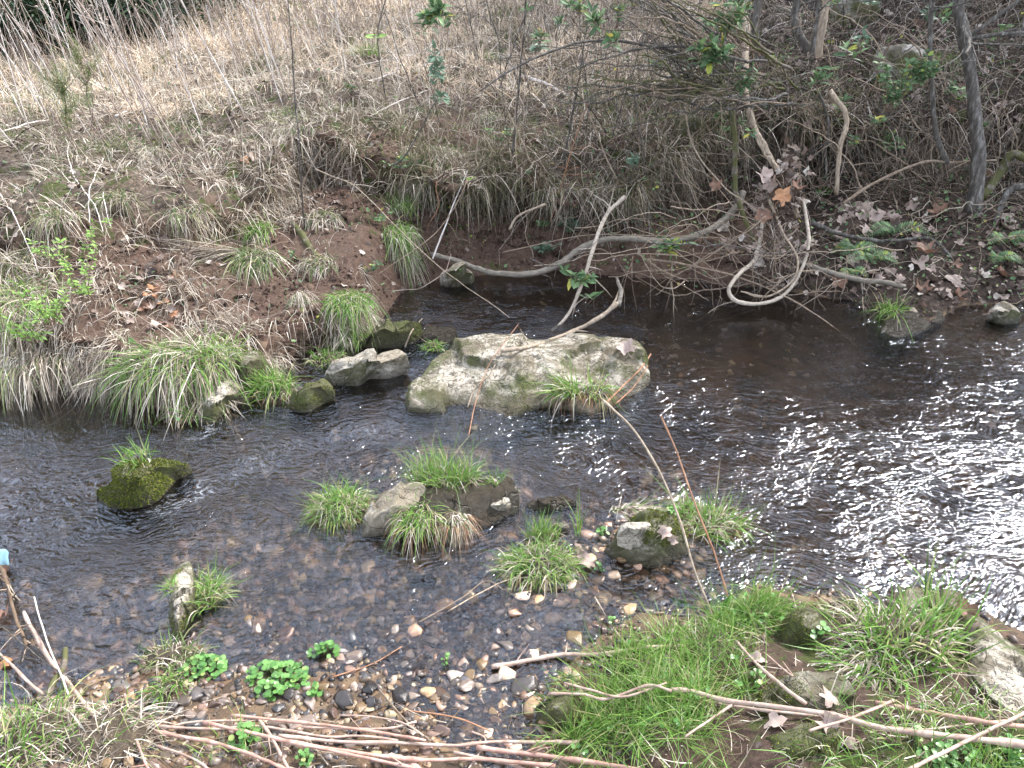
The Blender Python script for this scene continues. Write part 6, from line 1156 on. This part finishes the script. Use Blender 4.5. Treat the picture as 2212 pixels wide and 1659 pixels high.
# ------------------------------------------------------------------ foreground canes
def cane(pts, r0, r1, label, m='cane', nodes=5, off=.012, tw=0, name='cane', **kw): return stick(pts, r0, r1, m, label, 'cane', name, .004, off, nodes=nodes, twigs=tw, tl=.12, **kw)
stick([(1556, 1400, 2.05), (1535, 1320, 2.15), (1500, 1232, 2.25), (1470, 1130, 2.38), (1430, 1030, 2.52), (1370, 930, 2.68), (1300, 862, 2.8)], .0042, .0045, 'vine', 'left of the two tall canes leaning out over the islet', 'cane', 'tall_cane', .003, nodes=5)
stick([(1600, 1375, 2.12), (1572, 1290, 2.2), (1545, 1200, 2.3), (1500, 1085, 2.45), (1465, 985, 2.58), (1427, 898, 2.7)], .0034, .003, 'twigred', 'right of the two tall canes, shorter and darker', 'cane', 'tall_cane', .003, nodes=5)
cane([(1062, 1440), (1130, 1428), (1200, 1415), (1300, 1413), (1400, 1398), (1480, 1395)], .008, .006, 'thick pale cane lying from the riffle to the near grass', nodes=4, tw=2, off=.02)
cane([(1165, 1480), (1230, 1462), (1340, 1455)], .002, .002, 'dark thin twig below the thick pale cane', 'bark', 1, off=.03)
cane([(1218, 1475), (1280, 1492), (1350, 1505), (1440, 1475)], .004, .003, 'forked pale twig in the near grass, upper prong', off=.12)
cane([(1185, 1500), (1260, 1500), (1310, 1510), (1400, 1480), (1450, 1492)], .004, .005, 'forked pale twig in the near grass, lower prong', off=.12)
cane([(1450, 1490), (1500, 1496), (1570, 1515), (1700, 1530), (1800, 1545), (1900, 1572), (2020, 1588), (2120, 1598), (2260, 1615)], .0065, .0095, 'thickest fallen cane crossing the lower right corner', nodes=5, off=.10, strands=0)
cane([(1500, 1510), (1590, 1525), (1700, 1540), (1830, 1550)], .004, .004, 'thin cane tight under the thickest one', off=.03)
cane([(1890, 1517), (1990, 1535), (2060, 1548), (2140, 1562), (2260, 1575)], .006, .0075, 'reddish cane above the thickest one at right', 'canepink', 4, off=.09)
cane([(1748, 1578), (1830, 1555), (1880, 1535), (1930, 1514)], .004, .0045, 'pale cane crossing over the thickest one', nodes=3, off=.12)
cane([(1960, 1662), (2040, 1625), (2110, 1590), (2180, 1555), (2240, 1530)], .005, .005, 'pale cane rising to the right corner', nodes=3, off=.12)
cane([(1920, 1570), (2000, 1575), (2110, 1562), (2230, 1552)], .003, .004, 'slender pale cane between the thickest and the reddish one', off=.045)
cane([(1590, 1385), (1640, 1440), (1700, 1490), (1742, 1522)], .0045, .006, 'rusty headed twig running down to the thickest cane', nodes=2, off=.08)
cane([(1480, 1592), (1540, 1550), (1585, 1520)], .003, .004, 'short side prong below the thickest cane', off=.10)
cane([(1650, 1410), (1710, 1460), (1690, 1430)], .0025, .002, 'short broken straw on the near bank', off=.03)
rows_ = [([(310, 1565), (450, 1575), (560, 1568), (700, 1590), (780, 1590), (860, 1600)], .0045, 'cane'), ([(335, 1580), (480, 1610), (600, 1655), (640, 1680)], .006, 'canepink'), ([(500, 1545), (640, 1560), (780, 1575), (920, 1600)], .005, 'canepink'),
         ([(600, 1590), (720, 1600), (860, 1605), (980, 1610), (1080, 1602), (1250, 1604)], .0062, 'cane'), ([(620, 1602), (760, 1625), (900, 1640), (1040, 1640), (1200, 1655)], .0068, 'canepink'), ([(820, 1635), (870, 1640), (930, 1680)], .010, 'cane'),
         ([(560, 1556), (590, 1600), (625, 1665)], .0055, 'cane'), ([(270, 1500), (290, 1580), (310, 1640), (330, 1680)], .004, 'canepink'), ([(355, 1575), (420, 1560), (560, 1556)], .004, 'cane'), ([(1030, 1615), (1150, 1630), (1300, 1650), (1400, 1668)], .008, 'canepink'),
         ([(735, 1545), (800, 1548), (870, 1562), (915, 1590)], .003, 'cane'), ([(650, 1570), (820, 1575), (900, 1560)], .004, 'cane'), ([(880, 1535), (980, 1550), (1060, 1580)], .0028, 'twigred'), ([(340, 1610), (420, 1640), (460, 1670)], .004, 'cane'), ([(980, 1625), (1100, 1650), (1180, 1680)], .005, 'cane'),
         ([(440, 1560), (660, 1610), (900, 1660)], .0055, 'canepink'), ([(820, 1490), (880, 1560), (930, 1600)], .003, 'twig'), ([(1020, 1580), (1050, 1600), (1010, 1665)], .003, 'cane')]
nm = ['pinkish cane at the left end of the cane pile', 'cane running off the bottom edge left of centre', 'cane along the back of the pile', 'long straight pale cane on top of the pile', 'pink cane in front of the long straight one', 'thick cane stub at the bottom edge', 'cane leaning steeply across the pile', 'slender cane standing left of the pile', 'upper left cane of the pile', 'pink brown cane reaching right under the grass', 'thin curved twig above the pile', 'thin cane behind the pile', 'rust red twig in the riffle above the pile', 'short cane at lower left of the pile', 'pale cane at the bottom edge of centre', 'slanting pink cane through the pile', 'brown twig dropping into the pile', 'forked straw at the right of the pile']
for (pts, r_, m_), lb in zip(rows_, nm): cane(pts, r_, r_*.85, lb, m_, random.choice([3, 4, 5]), off=random.uniform(.03, .06), tw=random.choice([0, 1, 2]))
cane([(715, 1465), (800, 1435), (870, 1395)], .003, .002, 'rust red twig slanting in the riffle', 'twigred', 0, .01)
cane([(905, 1345), (1000, 1290), (1050, 1255), (1090, 1275)], .003, .002, 'thin bare twig left of the riffle tuft', 'twig', 0, .03, 4)
cane([(970, 1320), (1040, 1280), (1110, 1250), (1230, 1245)], .003, .003, 'second bare twig reaching into the riffle tuft', 'vine', 0, .03)
cane([(1285, 1290), (1320, 1350), (1360, 1400)], .004, .003, 'split reed lying across the shallow channel', 'vine', 1, .03); cane([(1290, 1300), (1330, 1365)], .003, .003, 'dark half of the split reed', 'bark', 1, .03)
cane([(1310, 870), (1350, 830), (1385, 795), (1405, 765)], .006, .004, 'rusty stick propped on the right corner of the largest slab', 'twigred', 2, .05); cane([(1330, 872), (1370, 835), (1400, 790)], .004, .002, 'thin stick beside the rusty one on the slab corner', 'twigred', 2, .05)
cane([(1010, 880), (1025, 840), (1060, 805), (1080, 760)], .004, .003, 'pale forked rootlet lying down the face of the largest slab', 'vine', 0, .012, 5); cane([(1012, 940), (1025, 880), (1050, 800), (1090, 740), (1120, 700)], .0025, .002, 'thin red twig hanging over the slab into the water', 'twigred', 0, .05, 3)
cane([(875, 750), (890, 715), (912, 688)], .005, .004, 'pale straw leaning on the long low mossy rock', 'vine', 0, .03)
stick([(50, 1322), (75, 1370), (110, 1430), (150, 1480), (200, 1545)], .007, .008, 'cane', 'thick pale cane in the lower left corner', 'cane', 'cane', .004, .06, nodes=4)
stick([(-20, 1395), (30, 1440), (80, 1490), (140, 1530), (190, 1560)], .005, .006, 'cane', 'second pale cane below the thick one in the lower left', 'cane', 'cane', .004, .05, nodes=4)
stick([(140, 1402), (138, 1440), (118, 1470), (105, 1500)], .009, .011, 'barkmoss', 'short dark broken stub standing on the lower left canes', 'stub', 'broken_stub', .004, .10)
stick([(0, 1350), (60, 1400), (110, 1440), (205, 1490)], .003, .002, 'bark', 'thin dark twig crossing the lower left canes', 'twig', 'twig', .004, .09, twigs=4)
stick([(75, 1290), (100, 1380), (150, 1500)], .003, .003, 'weedpale', 'thin straw leaning over the lower left canes', 'straw', 'straw_stalk', .006, .11)
stick([(-10, 1215), (15, 1260), (30, 1320), (50, 1400)], .010, .006, 'rootlet', 'dark tangle of debris at the left edge', 'flood debris', 'flood_tangle', .02, .06, twigs=24, tl=.15)
p_ = hit(6, 1205, .1)[0]; xx, yy = np.meshgrid(np.linspace(-.035, .035, 12), np.linspace(-.03, .03, 12)); V = np.stack([xx-.01, yy*.4+.01*np.sin(xx*90), yy+.008*np.sin(xx*60+yy*80)], -1).reshape(-1, 3); i = np.arange(144).reshape(12, 12)
tag(link('plastic_scrap', mesh_arrays('plastic_scrap', V, np.stack([i[:-1, :-1], i[:-1, 1:], i[1:, 1:], i[1:, :-1]], -1).reshape(-1, 4), M['scrap'], True), loc=p_), 'small light blue scrap of plastic snagged at the left edge', 'litter')
# reeds leaning over the left water
for pts, lb in [([(-20, 872), (120, 822), (260, 762), (345, 735)], 'lowest of the brown reeds leaning over the left water'), ([(-20, 835), (130, 790), (260, 745), (330, 725)], 'second brown reed leaning over the left water'), ([(-20, 812), (100, 770), (230, 742)], 'upper brown reed leaning over the left water'), ([(60, 955), (130, 905), (200, 850), (268, 790)], 'reed tip trailing in the left water'),
                ([(155, 952), (185, 915), (235, 850), (262, 815)], 'dark bare twig dipping into the left water'), ([(210, 830), (270, 835), (330, 800)], 'pale forked straw end at the left of the knoll'), ([(100, 850), (160, 700), (240, 610)], 'thin reed rising in front of the lime bush'), ([(330, 740), (420, 745), (540, 760)], 'pale straw lying over the grass knoll'), ([(250, 835), (350, 790), (470, 770)], 'bent straw across the front of the knoll')]:
    P0 = [(u, v, 4.02-.0009*(v-800)-.25*(v > 880)+.05) for u, v in pts]
    stick(P0, .0045, .003, 'twigred' if 'brown' in lb else ('bark' if 'dark' in lb else 'vine'), lb, 'reed', 'reed', .006, k=5, twigs=2 if 'dark' in lb else 0, tl=.15)
# twigs hanging at right over pool
for pts, lb in [([(1450, 610, 5.1), (1455, 680, 5.0), (1458, 755, 4.9)], 'tan stem with dry pods hanging over the water at centre right'), ([(1865, 640, 5.1), (1868, 690, 5.), (1872, 720, 4.95)], 'thin yellow straw hanging before the right bank'), ([(1500, 695, 5.), (1560, 660, 5.0), (1600, 648, 5.)], 'curly rootlet trailing from the wide loop')]:
    stick(pts, .004, .002, 'vine', lb, 'stem', 'dangling_straw', .02, k=5, twigs=6, tl=.1)
print('objects', len(bpy.data.objects), 'verts', sum(len(o.data.vertices) for o in bpy.data.objects if o.type == 'MESH'))
